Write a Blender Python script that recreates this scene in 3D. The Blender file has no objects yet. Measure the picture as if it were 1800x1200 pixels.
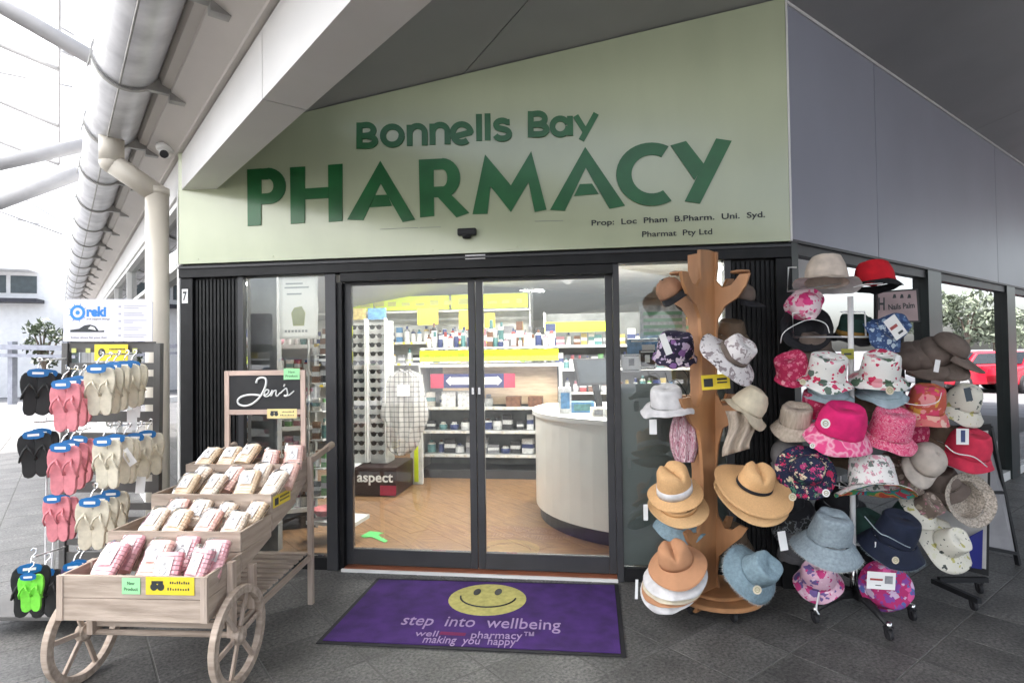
import bpy, bmesh, math, random
from math import sin, cos, pi, radians
from mathutils import Vector as Vec, Matrix as Mat, noise
random.seed(7)
sc = bpy.context.scene
COL = sc.collection

# ------------------------------------------------------------------ camera
FP, YAW, PITCH, ROLL = 1024.13, 0.137, 0.0194, -0.014
CAM = Vec((0, -4.147, 1.6))
FW = Vec((-sin(YAW)*cos(PITCH), cos(YAW)*cos(PITCH), sin(PITCH)))
_r = Vec((cos(YAW), sin(YAW), 0)); _u = _r.cross(FW)
RT = cos(ROLL)*_r + sin(ROLL)*_u
UP = -sin(ROLL)*_r + cos(ROLL)*_u
cd = bpy.data.cameras.new('camera'); co = bpy.data.objects.new('camera', cd); COL.objects.link(co)
cd.sensor_width = 36; cd.lens = FP/1800*36; cd.clip_end = 900; cd.clip_start = .05
co.matrix_world = Mat(((RT.x, UP.x, -FW.x, CAM.x), (RT.y, UP.y, -FW.y, CAM.y), (RT.z, UP.z, -FW.z, CAM.z), (0, 0, 0, 1)))
sc.camera = co
# ------------------------------------------------------------------ light
w = bpy.data.worlds.new('World'); sc.world = w; w.use_nodes = True
nt = w.node_tree; nt.nodes.clear()
sky = nt.nodes.new('ShaderNodeTexSky'); sky.sky_type = 'NISHITA'; sky.sun_disc = False
SE, SR = radians(58), radians(-75)      # sun high on the left
sky.sun_elevation = SE; sky.sun_rotation = SR
sky.air_density = 1.0; sky.dust_density = 4.0; sky.ozone_density = 1.0
bg = nt.nodes.new('ShaderNodeBackground'); bg.inputs[1].default_value = 0.15
ow = nt.nodes.new('ShaderNodeOutputWorld')
hs = nt.nodes.new('ShaderNodeHueSaturation'); hs.inputs['Saturation'].default_value = .45      # thin high cloud: paler sky
nt.links.new(sky.outputs[0], hs.inputs['Color']); nt.links.new(hs.outputs[0], bg.inputs[0]); nt.links.new(bg.outputs[0], ow.inputs[0])
sl = bpy.data.lights.new('sun', 'SUN'); sl.energy = 2.8; sl.angle = radians(1.5); sl.color = (1, .97, .92)
so = bpy.data.objects.new('sun', sl); COL.objects.link(so)
sdir = Vec((sin(SR)*cos(SE), cos(SR)*cos(SE), sin(SE)))
so.rotation_euler = sdir.to_track_quat('Z', 'Y').to_euler()
vs = sc.view_settings
sc.display_settings.display_device = 'sRGB'
vs.view_transform = 'Standard'; vs.look = 'None'; vs.gamma = 1; vs.use_curve_mapping = False
vs.exposure = 2.2
sc.render.engine = 'CYCLES'
sc.cycles.use_denoising = True
sc.cycles.max_bounces = 9; sc.cycles.diffuse_bounces = 5; sc.cycles.glossy_bounces = 4
sc.cycles.transparent_max_bounces = 12; sc.cycles.transmission_bounces = 4
sc.cycles.caustics_reflective = False; sc.cycles.caustics_refractive = False
sc.cycles.sample_clamp_indirect = 8

# ------------------------------------------------------------------ geometry helpers
def ray(x, y): return FW + RT*((x-900)/FP) - UP*((y-600)/FP)
def V(x, y, t): return CAM + ray(x, y)*t                     # point at depth t in front of the camera
def onz(x, y, z=0.0):
    v = ray(x, y); return CAM + v*((z-CAM.z)/v.z)
def ony(x, y, Y=0.0):
    v = ray(x, y); return CAM + v*((Y-CAM.y)/v.y)
LA = radians(45.7)
LD = Vec((-sin(LA), cos(LA), 0)); LN = Vec((-cos(LA), -sin(LA), 0))    # walkway direction, outward normal of that wall
RD = Vec((.7071, .7071, 0)); RN = Vec((.7071, -.7071, 0))
A0 = Vec((-3.1775, 0, 0)); B0 = Vec((1.3378, 0, 0))

def frame(o, x, y=None, z=None):
    """matrix with local axes x,y,z at o (y or z may be None)"""
    x = x.normalized()
    if z is None: z = x.cross(y).normalized()
    y = z.cross(x).normalized(); z = x.cross(y).normalized()
    return Mat(((x.x, y.x, z.x, o.x), (x.y, y.y, z.y, o.y), (x.z, y.z, z.z, o.z), (0, 0, 0, 1)))

class MB:
    def __init__(s): s.v = []; s.f = []
    def add(s, vs_, fs, M=None):
        n = len(s.v)
        for p in vs_:
            p = Vec(p); s.v.append(M @ p if M is not None else p)
        s.f += [tuple(i+n for i in f) for f in fs]; return s
    def box(s, x0, x1, y0, y1, z0, z1, M=None):
        return s.add([(x0,y0,z0),(x1,y0,z0),(x1,y1,z0),(x0,y1,z0),(x0,y0,z1),(x1,y0,z1),(x1,y1,z1),(x0,y1,z1)],
                     [(0,3,2,1),(4,5,6,7),(0,1,5,4),(1,2,6,5),(2,3,7,6),(3,0,4,7)], M)
    def bar(s, p, q, w, h, up=Vec((0,0,1))):
        p = Vec(p); q = Vec(q); d = q-p; L = d.length
        if abs(d.normalized().dot(up)) > .98: up = Vec((0,1,0))
        M = frame(p, d, z=up)
        # z of the frame is re-orthogonalised
        x = d.normalized(); y = up.cross(x).normalized(); z = x.cross(y)
        M = Mat(((x.x,y.x,z.x,p.x),(x.y,y.y,z.y,p.y),(x.z,y.z,z.z,p.z),(0,0,0,1)))
        return s.box(0, L, -w/2, w/2, -h/2, h/2, M)
    def tube(s, pts, r, n=8, cap=True, rr=None):
        pts = [Vec(p) for p in pts]; m = len(pts); vv = []; ff = []
        up = None
        for i, p in enumerate(pts):
            d = (pts[min(i+1, m-1)]-pts[max(i-1, 0)]).normalized()
            if up is None:
                up = Vec((0,0,1)) if abs(d.z) < .9 else Vec((1,0,0))
            a = d.cross(up).normalized(); b = a.cross(d).normalized(); up = b
            R_ = rr[i] if rr else r
            for k in range(n):
                t = 2*pi*k/n; vv.append(p + a*(cos(t)*R_) + b*(sin(t)*R_))
        for i in range(m-1):
            for k in range(n):
                ff.append((i*n+k, i*n+(k+1)%n, (i+1)*n+(k+1)%n, (i+1)*n+k))
        if cap:
            ff.append(tuple(range(n))[::-1]); ff.append(tuple((m-1)*n+k for k in range(n)))
        return s.add(vv, ff)
    def lathe(s, prof, n=24, M=None, wob=None, close=False):
        vv = []; ff = []; m = len(prof)
        for i, (r, z) in enumerate(prof):
            for k in range(n):
                t = 2*pi*k/n
                p = Vec((r*cos(t), r*sin(t), z))
                if wob: p = wob(p, i, t)
                vv.append(p)
        for i in range(m-1):
            for k in range(n):
                ff.append((i*n+k, i*n+(k+1)%n, (i+1)*n+(k+1)%n, (i+1)*n+k))
        if close: ff.append(tuple(range(n))[::-1]); ff.append(tuple((m-1)*n+k for k in range(n)))
        return s.add(vv, ff, M)
    def prism(s, poly, d0, d1, M=None):
        """polygon in local xy, extruded from z=d0 to z=d1"""
        n = len(poly)
        vv = [(p[0], p[1], d0) for p in poly] + [(p[0], p[1], d1) for p in poly]
        ff = [tuple(range(n))[::-1], tuple(range(n, 2*n))] + [(k, (k+1)%n, (k+1)%n+n, k+n) for k in range(n)]
        return s.add(vv, ff, M)
    def sheet(s, f, nu, nv, M=None):
        vv = [f(i/nu, j/nv) for i in range(nu+1) for j in range(nv+1)]
        ff = [(i*(nv+1)+j, (i+1)*(nv+1)+j, (i+1)*(nv+1)+j+1, i*(nv+1)+j+1) for i in range(nu) for j in range(nv)]
        return s.add(vv, ff, M)
    def build(s, name, m, parent=None, smooth=False, bevel=0, solid=0, data=None):
        if data is None:
            me = bpy.data.meshes.new(name); me.from_pydata([tuple(p) for p in s.v], [], s.f); me.update()
            if smooth:
                for p in me.polygons: p.use_smooth = True
        else: me = data
        o = bpy.data.objects.new(name, me); COL.objects.link(o)
        if m is not None and data is None: me.materials.append(m)
        if parent is not None: o.parent = parent
        if solid:
            k = o.modifiers.new('thick', 'SOLIDIFY'); k.thickness = solid; k.offset = 0
        if bevel:
            k = o.modifiers.new('bevel', 'BEVEL'); k.width = bevel; k.segments = 2; k.limit_method = 'ANGLE'
            for p in me.polygons: p.use_smooth = False
        return o

def tag(o, label=None, cat=None, group=None, kind=None):
    if label: o['label'] = label
    if cat: o['category'] = cat
    if group: o['group'] = group
    if kind: o['kind'] = kind
    return o
def thing(name, label, cat, M=None, group=None):
    o = bpy.data.objects.new(name, None); COL.objects.link(o); o.empty_display_size = .05
    if M is not None:
        o.matrix_world = Mat.Translation(M) if isinstance(M, Vec) else M
    return tag(o, label, cat, group)
def copy_tree(o, M=None, label=None, parent=None):
    c = o.copy(); COL.objects.link(c)
    if parent is not None: c.parent = parent
    if M is not None: c.matrix_world = M
    if label: c['label'] = label
    for ch in list(o.children): copy_tree(ch, parent=c)
    return c

# ------------------------------------------------------------------ materials
def mat(name, c, rough=.6, metal=0, var=.12, scale=6, bump=0, bscale=60, c2=None, stretch=None, coat=0, spec=None, detail=4, emit=None, es=0, gen=False):
    m = bpy.data.materials.new(name); m.use_nodes = True
    n = m.node_tree; b = n.nodes['Principled BSDF']
    b.inputs['Roughness'].default_value = rough; b.inputs['Metallic'].default_value = metal
    if coat: b.inputs['Coat Weight'].default_value = coat; b.inputs['Coat Roughness'].default_value = .15
    if spec is not None: b.inputs['Specular IOR Level'].default_value = spec
    tc = n.nodes.new('ShaderNodeTexCoord'); src = tc.outputs['Object']
    if stretch:
        mp = n.nodes.new('ShaderNodeMapping'); mp.inputs['Scale'].default_value = stretch
        n.links.new(src, mp.inputs[0]); src = mp.outputs[0]
    nz = n.nodes.new('ShaderNodeTexNoise'); nz.inputs['Scale'].default_value = scale; nz.inputs['Detail'].default_value = detail
    n.links.new(src, nz.inputs['Vector'])
    cr = n.nodes.new('ShaderNodeValToRGB')
    c2 = c2 or tuple(x*(1-var*2) for x in c)
    c1 = tuple(min(1, x*(1+var*.5)) for x in c)
    cr.color_ramp.elements[0].position = .3; cr.color_ramp.elements[1].position = .7
    cr.color_ramp.elements[0].color = (*c2, 1); cr.color_ramp.elements[1].color = (*c1, 1)
    n.links.new(nz.outputs[0], cr.inputs[0]); n.links.new(cr.outputs[0], b.inputs['Base Color'])
    if bump:
        nb = n.nodes.new('ShaderNodeTexNoise'); nb.inputs['Scale'].default_value = bscale; nb.inputs['Detail'].default_value = 3
        n.links.new(src, nb.inputs['Vector'])
        bp = n.nodes.new('ShaderNodeBump'); bp.inputs['Strength'].default_value = bump; bp.inputs['Distance'].default_value = .004
        n.links.new(nb.outputs[0], bp.inputs['Height']); n.links.new(bp.outputs[0], b.inputs['Normal'])
    if emit:
        b.inputs['Emission Color'].default_value = (*emit, 1); b.inputs['Emission Strength'].default_value = es
    return m
def pattern(name, cols, scale=22, kind='noise', rough=.85, stretch=None, dist=0):
    """printed cloth: patches of colour from a cell or noise field"""
    m = bpy.data.materials.new(name); m.use_nodes = True; n = m.node_tree; b = n.nodes['Principled BSDF']
    b.inputs['Roughness'].default_value = rough
    tc = n.nodes.new('ShaderNodeTexCoord'); src = tc.outputs['Object']
    if stretch:
        mp = n.nodes.new('ShaderNodeMapping'); mp.inputs['Scale'].default_value = stretch
        n.links.new(src, mp.inputs[0]); src = mp.outputs[0]
    if kind == 'cell':
        nz = n.nodes.new('ShaderNodeTexVoronoi'); nz.inputs['Scale'].default_value = scale; out = nz.outputs['Distance']
        wb = n.nodes.new('ShaderNodeTexNoise'); wb.inputs['Scale'].default_value = scale*1.3; wb.inputs['Detail'].default_value = 2
        n.links.new(src, wb.inputs['Vector'])
        mx = n.nodes.new('ShaderNodeMix'); mx.data_type = 'RGBA'; mx.inputs[0].default_value = .09
        n.links.new(src, mx.inputs[6]); n.links.new(wb.outputs['Color'], mx.inputs[7]); n.links.new(mx.outputs[2], nz.inputs['Vector'])
    else:
        nz = n.nodes.new('ShaderNodeTexNoise'); nz.inputs['Scale'].default_value = scale; nz.inputs['Detail'].default_value = 1.5
        nz.inputs['Distortion'].default_value = dist; out = nz.outputs[0]; n.links.new(src, nz.inputs['Vector'])
    cr = n.nodes.new('ShaderNodeValToRGB'); cr.color_ramp.interpolation = 'CONSTANT' if kind != 'soft' else 'LINEAR'
    k = len(cols); lo, hi = (.0, .62) if kind == 'cell' else (.34, .64)
    els = cr.color_ramp.elements
    while len(els) < k: els.new(.5)
    for i, c in enumerate(cols):
        els[i].position = 0 if i == 0 else lo+(hi-lo)*i/k
        els[i].color = (*c, 1)
    n.links.new(out, cr.inputs[0]); n.links.new(cr.outputs[0], b.inputs['Base Color'])
    nb = n.nodes.new('ShaderNodeTexNoise'); nb.inputs['Scale'].default_value = 130
    n.links.new(tc.outputs['Object'], nb.inputs['Vector'])
    bp = n.nodes.new('ShaderNodeBump'); bp.inputs['Strength'].default_value = .3; bp.inputs['Distance'].default_value = .003
    n.links.new(nb.outputs[0], bp.inputs['Height']); n.links.new(bp.outputs[0], b.inputs['Normal'])
    return m
def spots(name, base, cols, scale=16, size=.42, rough=.85, warp=.35, second=None):
    """printed cloth: separate motifs, one colour each, scattered over a plain ground"""
    m = bpy.data.materials.new(name); m.use_nodes = True; n = m.node_tree; b = n.nodes['Principled BSDF']; b.inputs['Roughness'].default_value = rough
    tc = n.nodes.new('ShaderNodeTexCoord')
    prev = None
    rb_ = n.nodes.new('ShaderNodeRGB'); rb_.outputs[0].default_value = (*base, 1); prev = rb_.outputs[0]
    for sc_, sz, off in ((scale, size, 0), (scale*1.9, size*.6, 7)):
        wn = n.nodes.new('ShaderNodeTexNoise'); wn.inputs['Scale'].default_value = sc_*2.2; wn.inputs['Detail'].default_value = 1
        n.links.new(tc.outputs['Object'], wn.inputs['Vector'])
        sb_ = n.nodes.new('ShaderNodeVectorMath'); sb_.operation = 'SCALE'; sb_.inputs[3].default_value = warp/sc_*2
        n.links.new(wn.outputs['Color'], sb_.inputs[0])
        ad = n.nodes.new('ShaderNodeVectorMath'); ad.operation = 'ADD'; n.links.new(tc.outputs['Object'], ad.inputs[0]); n.links.new(sb_.outputs[0], ad.inputs[1])
        a2 = n.nodes.new('ShaderNodeVectorMath'); a2.operation = 'ADD'; a2.inputs[1].default_value = (off, off, 0); n.links.new(ad.outputs[0], a2.inputs[0])
        vo = n.nodes.new('ShaderNodeTexVoronoi'); vo.inputs['Scale'].default_value = sc_; n.links.new(a2.outputs[0], vo.inputs['Vector'])
        lt = n.nodes.new('ShaderNodeMath'); lt.operation = 'LESS_THAN'; lt.inputs[1].default_value = sz; n.links.new(vo.outputs['Distance'], lt.inputs[0])
        sx = n.nodes.new('ShaderNodeSeparateColor'); n.links.new(vo.outputs['Color'], sx.inputs[0])
        cr = n.nodes.new('ShaderNodeValToRGB'); cr.color_ramp.interpolation = 'CONSTANT'; e = cr.color_ramp.elements
        while len(e) < len(cols): e.new(.5)
        for i, c in enumerate(cols): e[i].position = i/len(cols); e[i].color = (*c, 1)
        n.links.new(sx.outputs[0], cr.inputs[0])
        mx = n.nodes.new('ShaderNodeMix'); mx.data_type = 'RGBA'; n.links.new(lt.outputs[0], mx.inputs[0]); n.links.new(prev, mx.inputs[6]); n.links.new(cr.outputs[0], mx.inputs[7]); prev = mx.outputs[2]
    n.links.new(prev, b.inputs['Base Color'])
    nb = n.nodes.new('ShaderNodeTexNoise'); nb.inputs['Scale'].default_value = 130; n.links.new(tc.outputs['Object'], nb.inputs['Vector'])
    bp = n.nodes.new('ShaderNodeBump'); bp.inputs['Strength'].default_value = .3; bp.inputs['Distance'].default_value = .003
    n.links.new(nb.outputs[0], bp.inputs['Height']); n.links.new(bp.outputs[0], b.inputs['Normal'])
    return m
def glass(name, tint=(.93, .97, .95), ior=1.5, add=0.0, rough=0.0, haze=0.0, hazecol=(.5, .55, .52)):
    m = bpy.data.materials.new(name); m.use_nodes = True; n = m.node_tree; n.nodes.clear()
    o = n.nodes.new('ShaderNodeOutputMaterial'); tr = n.nodes.new('ShaderNodeBsdfTransparent'); tr.inputs[0].default_value = (*tint, 1)
    gl = n.nodes.new('ShaderNodeBsdfGlossy'); gl.inputs['Roughness'].default_value = rough
    fr = n.nodes.new('ShaderNodeFresnel'); fr.inputs[0].default_value = ior
    mx = n.nodes.new('ShaderNodeMixShader')
    if add:
        ad = n.nodes.new('ShaderNodeMath'); ad.operation = 'ADD'; ad.use_clamp = True; ad.inputs[1].default_value = add
        n.links.new(fr.outputs[0], ad.inputs[0]); n.links.new(ad.outputs[0], mx.inputs[0])
    else: n.links.new(fr.outputs[0], mx.inputs[0])
    base = tr
    if haze:
        df = n.nodes.new('ShaderNodeBsdfDiffuse'); df.inputs[0].default_value = (*hazecol, 1)
        m2 = n.nodes.new('ShaderNodeMixShader'); m2.inputs[0].default_value = haze
        n.links.new(tr.outputs[0], m2.inputs[1]); n.links.new(df.outputs[0], m2.inputs[2]); base = m2
    n.links.new(base.outputs[0], mx.inputs[1]); n.links.new(gl.outputs[0], mx.inputs[2]); n.links.new(mx.outputs[0], o.inputs[0])
    return m
def translucent(name, c, k=.6):
    m = bpy.data.materials.new(name); m.use_nodes = True; n = m.node_tree; n.nodes.clear()
    o = n.nodes.new('ShaderNodeOutputMaterial'); a = n.nodes.new('ShaderNodeBsdfDiffuse'); b = n.nodes.new('ShaderNodeBsdfTranslucent')
    for q in (a, b): q.inputs[0].default_value = (*c, 1)
    mx = n.nodes.new('ShaderNodeMixShader'); mx.inputs[0].default_value = k
    n.links.new(a.outputs[0], mx.inputs[1]); n.links.new(b.outputs[0], mx.inputs[2]); n.links.new(mx.outputs[0], o.inputs[0])
    return m
def emis(name, c, s):
    m = bpy.data.materials.new(name); m.use_nodes = True; n = m.node_tree; n.nodes.clear()
    o = n.nodes.new('ShaderNodeOutputMaterial'); a = n.nodes.new('ShaderNodeEmission'); a.inputs[0].default_value = (*c, 1); a.inputs[1].default_value = s
    n.links.new(a.outputs[0], o.inputs[0]); return m

def paving_mat(name, dark, light):
    m = bpy.data.materials.new(name); m.use_nodes = True; n = m.node_tree; b = n.nodes['Principled BSDF']
    tc = n.nodes.new('ShaderNodeTexCoord'); oi = n.nodes.new('ShaderNodeObjectInfo')
    a = n.nodes.new('ShaderNodeVectorMath'); a.operation = 'ADD'
    n.links.new(tc.outputs['Object'], a.inputs[0])
    cx = n.nodes.new('ShaderNodeCombineXYZ'); mu = n.nodes.new('ShaderNodeMath'); mu.operation = 'MULTIPLY'; mu.inputs[1].default_value = 40
    n.links.new(oi.outputs['Random'], mu.inputs[0]); n.links.new(mu.outputs[0], cx.inputs[0]); n.links.new(cx.outputs[0], a.inputs[1])
    n1 = n.nodes.new('ShaderNodeTexNoise'); n1.inputs['Scale'].default_value = 55; n1.inputs['Detail'].default_value = 5; n1.inputs['Roughness'].default_value = .75
    n2 = n.nodes.new('ShaderNodeTexNoise'); n2.inputs['Scale'].default_value = 3; n2.inputs['Detail'].default_value = 4
    for q in (n1, n2): n.links.new(a.outputs[0], q.inputs['Vector'])
    cr = n.nodes.new('ShaderNodeValToRGB'); e = cr.color_ramp.elements
    e[0].position = .34; e[0].color = (*dark, 1); e[1].position = .78; e[1].color = (*light, 1)
    n.links.new(n1.outputs[0], cr.inputs[0])
    c2 = n.nodes.new('ShaderNodeValToRGB'); e = c2.color_ramp.elements
    e[0].position = .3; e[0].color = (.58, .58, .58, 1); e[1].position = .7; e[1].color = (1.2, 1.2, 1.2, 1)
    n.links.new(n2.outputs[0], c2.inputs[0])
    mx = n.nodes.new('ShaderNodeMix'); mx.data_type = 'RGBA'; mx.blend_type = 'MULTIPLY'; mx.inputs[0].default_value = 1
    n.links.new(cr.outputs[0], mx.inputs[6]); n.links.new(c2.outputs[0], mx.inputs[7])
    rr = n.nodes.new('ShaderNodeMapRange'); rr.inputs[3].default_value = .82; rr.inputs[4].default_value = 1.15
    n.links.new(oi.outputs['Random'], rr.inputs[0])
    m3 = n.nodes.new('ShaderNodeMix'); m3.data_type = 'RGBA'; m3.blend_type = 'MULTIPLY'; m3.inputs[0].default_value = 1
    n.links.new(mx.outputs[2], m3.inputs[6]); n.links.new(rr.outputs[0], m3.inputs[7]); n.links.new(m3.outputs[2], b.inputs['Base Color'])
    b.inputs['Roughness'].default_value = .55
    bp = n.nodes.new('ShaderNodeBump'); bp.inputs['Strength'].default_value = .35; bp.inputs['Distance'].default_value = .003
    n.links.new(n1.outputs[0], bp.inputs['Height']); n.links.new(bp.outputs[0], b.inputs['Normal'])
    return m

M_pave = paving_mat('paver_stone', (.022, .0215, .021), (.26, .25, .235))
M_joint = mat('joint_sand', (.11, .108, .10), .9, scale=40)
M_sign = mat('sign_cream_green', (.49, .53, .355), .25, var=.05, scale=1.6, coat=.55, stretch=(1.4, 1, .5), bump=.03, bscale=2)
M_green = mat('letter_green', (.018, .145, .04), .38, var=.12, scale=5, coat=.15)
M_blackm = mat('black_powder_coat', (.011, .011, .012), .5, var=.25, scale=9, spec=.3)
M_frame = mat('charcoal_aluminium', (.042, .042, .046), .46, var=.1, scale=5)
M_white = mat('white_paint', (.78, .77, .75), .5, var=.05, scale=3)
M_beam = mat('beam_panel', (.66, .645, .63), .45, var=.05, scale=1.5, bump=.05)
M_soffit = mat('soffit_paint', (.37, .37, .37), .42, var=.07, scale=1.1, bump=.03, bscale=2)
M_eave = mat('eave_cream', (.55, .51, .47), .6, var=.06, scale=1.5)
M_blue = mat('fascia_blue_grey', (.335, .345, .41), .38, var=.05, scale=.9, bump=.04, bscale=3)
M_galv = mat('galvanised_steel', (.70, .70, .72), .36, metal=.35, var=.14, scale=4, c2=(.42, .42, .44), stretch=(1, 1, 1))
M_galvd = mat('bracket_steel', (.42, .41, .39), .5, metal=.4, var=.15)
M_pipe = mat('cream_pipe', (.60, .55, .47), .42, var=.05, scale=3)
M_wood = mat('weathered_pine', (.52, .42, .345), .75, scale=3.5, c2=(.29, .225, .175), stretch=(1, 9, 9), bump=.4, bscale=25, detail=6)
M_woodv = mat('weathered_pine_upright', (.50, .405, .34), .75, scale=3.5, c2=(.37, .28, .215), stretch=(9, 9, 1), bump=.4, bscale=25, detail=6)
M_woody = mat('weathered_pine_side', (.49, .395, .32), .75, scale=3.5, c2=(.34, .26, .2), stretch=(9, 1, 9), bump=.4, bscale=25, detail=6)
M_mdf = mat('tan_plywood', (.48, .235, .10), .48, scale=2.4, c2=(.34, .165, .075), stretch=(4, 4, 1), bump=.08)
M_floor = mat('oak_plank', (.40, .22, .105), .35, scale=5, c2=(.22, .105, .045), stretch=(1, 7, 1), detail=6)
M_purple = mat('purple_pile', (.062, .018, .155), .95, var=.2, scale=8, bump=.6, bscale=220)
M_rubber = mat('black_rubber', (.012, .011, .014), .7, var=.2)
M_yellowd = mat('mat_yellow', (.55, .50, .16), .95, var=.12, scale=30)
M_mattext = mat('mat_lilac', (.42, .30, .50), .95)
M_matred = mat('mat_red', (.20, .015, .09), .95)
M_black = mat('ink_black', (.01, .01, .012), .6)
M_ytag = mat('yellow_card', (.80, .62, .04), .5, var=.04)
M_gtag = mat('green_card', (.34, .72, .36), .6, var=.04)
M_paper = mat('white_paper', (.80, .79, .78), .6, var=.03)
M_chalk = mat('chalk_white', (.85, .85, .83), .8)
M_boardk = mat('blackboard', (.016, .016, .018), .55, var=.3, scale=6)
M_glass = glass('door_glass', (.97, .985, .98), 1.58, add=.035)
M_sglass = glass('side_glass', (.30, .38, .38), 1.9, add=.60)
M_lglass = glass('left_glass', (.55, .62, .6), 1.7, add=.05)
M_steelt = mat('grey_steel_tube', (.30, .295, .30), .45, var=.05)
M_fabric = translucent('canopy_fabric', (.96, .97, .97), .85)
M_lamp = emis('lamp_panel', (1, .98, .94), 15)
M_wall_in = mat('shop_wall', (.60, .58, .54), .7, var=.06)
M_ceil_in = mat('ceiling_tile', (.80, .80, .78), .8, var=.05)
M_shelf = mat('white_shelf', (.62, .62, .60), .5)
M_shelfg = mat('grey_shelf', (.20, .205, .20), .55, var=.15)
M_lime = mat('lime_strip', (.70, .85, .015), .5, var=.12, scale=2.0)
M_counter = mat('counter_white', (.84, .83, .79), .3, var=.03, coat=.3)
M_kick = mat('kick_board', (.045, .045, .05), .5)
M_frost = mat('frosted_panel', (.22, .26, .25), .35, var=.1, scale=2)
M_chrome = mat('chrome', (.7, .7, .7), .2, metal=1, var=.05)
M_wire = mat('white_wire', (.78, .78, .78), .4, var=.03)

# ================================================================== SETTING
def struct(name, mb, m, **k): return tag(mb.build(name, m, **k), kind='structure')
ground = struct('ground', MB().box(-300, 300, -300, 300, -.6, -.03), mat('asphalt_ground', (.22, .22, .23), .9, scale=2, var=.15))
pave = struct('pavement', MB().box(-14, 14, -14, 10, -.028, -.002, Mat.Rotation(pi/4, 4, 'Z')), M_joint)
T = .445
def in_building(p):   # the chamfered shop corner
    return p.y > -.02 + 0 and (p-A0).dot(LN) < -.0 and (p-B0).dot(RN) < 0
me_tile = None; cells = []
for i in range(-34, 24):
    for j in range(-20, 34):
        r0 = .53+i*T; l0 = -1.777+j*T
        c = RD*(r0+T/2) + Vec((-.7071, .7071, 0))*(l0+T/2)
        d = c-CAM
        if d.dot(FW) < .8: continue
        x = 900+FP*d.dot(RT)/d.dot(FW); y = 600-FP*d.dot(UP)/d.dot(FW)
        if not (-260 < x < 2060 and y < 1420): continue
        if c.y > .25 and (c-A0).dot(LN) < -.4 and (c-B0).dot(RN) < -.4: continue
        cells.append((d.length, c))
cells.sort(key=lambda q: q[0])
tb = MB(); h = T/2-.004
tb.add([(-h,-h,-.02),(h,-h,-.02),(h,h,-.02),(-h,h,-.02),(-h,-h,-.0015),(h,-h,-.0015),(h,h,-.0015),(-h,h,-.0015),
        (-h+.002,-h+.002,0),(h-.002,-h+.002,0),(h-.002,h-.002,0),(-h+.002,h-.002,0)],
       [(0,1,5,4),(1,2,6,5),(2,3,7,6),(3,0,4,7),(4,5,9,8),(5,6,10,9),(6,7,11,10),(7,4,8,11),(8,9,10,11)])
first = tb.build('paving_slab', M_pave, pave)
first.rotation_euler = (0, 0, pi/4); first.location = cells[0][1]
for d, c in cells[1:300]:
    o = first.copy(); COL.objects.link(o); o.location = c + Vec((0, 0, random.uniform(-.0012, 0)))
rest = MB()
for d, c in cells[300:]:
    M = Mat.Translation(c) @ Mat.Rotation(pi/4, 4, 'Z'); rest.box(-h, h, -h, h, -.015, -.001, M)
if rest.v: tag(rest.build('paving_slab', M_pave, pave), kind='stuff')

def ceil_z(x, y): return 3.975 + .2194*((x-B0.x)*.7071 - y*.7071)
# canopy soffit over the corner: one sloping sheet of panels, with the joints between them
def soff(a, b):  # a: metres out from the right-hand wall line, b: along it
    p = B0 + RN*a + RD*b; return Vec((p.x, p.y, ceil_z(p.x, p.y)))
inner = A0 - LN*.21
def clip_a(b0, a0):  # left border: the beam's inner face
    lo = a0
    for k in range(400):
        p = B0 + RN*lo + RD*b0
        if (p-inner).dot(LN) > -.0: lo += .02
        else: break
    return lo
sb = MB()
pan = []
for ip, (b0, b1) in enumerate([(-9.5, -5.6), (-5.6, -1.6), (-1.6, 4.05), (4.05, 8.4), (8.4, 16)]):
    for a0, a1 in ((-3.6, 2.4), (2.4, 6.2)):
        n = 14
        for i in range(n):
            u0 = b0+.004+(b1-b0-.008)*i/n; u1 = b0+.004+(b1-b0-.008)*(i+1)/n
            if b0 >= 4: lo0 = lo1 = max(a0, -.05)
            else: lo0 = clip_a(u0, a0); lo1 = clip_a(u1, a0)
            if lo0 >= a1-.02 or lo1 >= a1-.02: continue
            p = [soff(lo0+.004, u0), soff(lo1+.004, u1), soff(a1-.004, u1), soff(a1-.004, u0)]
            q = [v+Vec((0, 0, .04)) for v in p]
            sb.add(p+q, [(0,1,2,3),(7,6,5,4),(0,4,5,1),(1,5,6,2),(2,6,7,3),(3,7,4,0)])
ceiling = struct('canopy_ceiling', sb, M_soffit)
rb = MB()
for a0 in (-3.6,):
    m1 = A0-LN*.12-LD*8; m2 = A0-LN*.12+LD*8
    p = [Vec((v.x, v.y, ceil_z(v.x, v.y)+.06)) for v in (m1, m2, B0+RD*16-RN*9, B0+RD*16+RN*6.3, B0+RD*.0+RN*9.5, B0-RD*8+RN*9.5)]
    q = [v+Vec((0,0,.25)) for v in p]
    rb.add(p+q, [(0,1,2,3,4,5),(11,10,9,8,7,6)]+[(k,k+6,(k+1)%6+6,(k+1)%6) for k in range(6)])
struct('roof', rb, M_soffit)  # unseen outer reach past the soffit panels is added to shade the shopfront
# outer fascia of the canopy on the right, with its posts outside the picture
fb = MB(); M = frame(soff(6.3, -9.6), RD, z=Vec((0,0,1)))
fb.box(9.6, 25.6, -.12, .05, -2.0, .45, Mat(((RD.x, RN.x, 0, B0.x+RN.x*6.35-RD.x*9.6), (RD.y, RN.y, 0, B0.y+RN.y*6.35-RD.y*9.6), (0, 0, 1, ceil_z(B0.x+RN.x*6.35, B0.y+RN.y*6.35)), (0,0,0,1))))
struct('canopy_fascia', fb, M_white)

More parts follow.
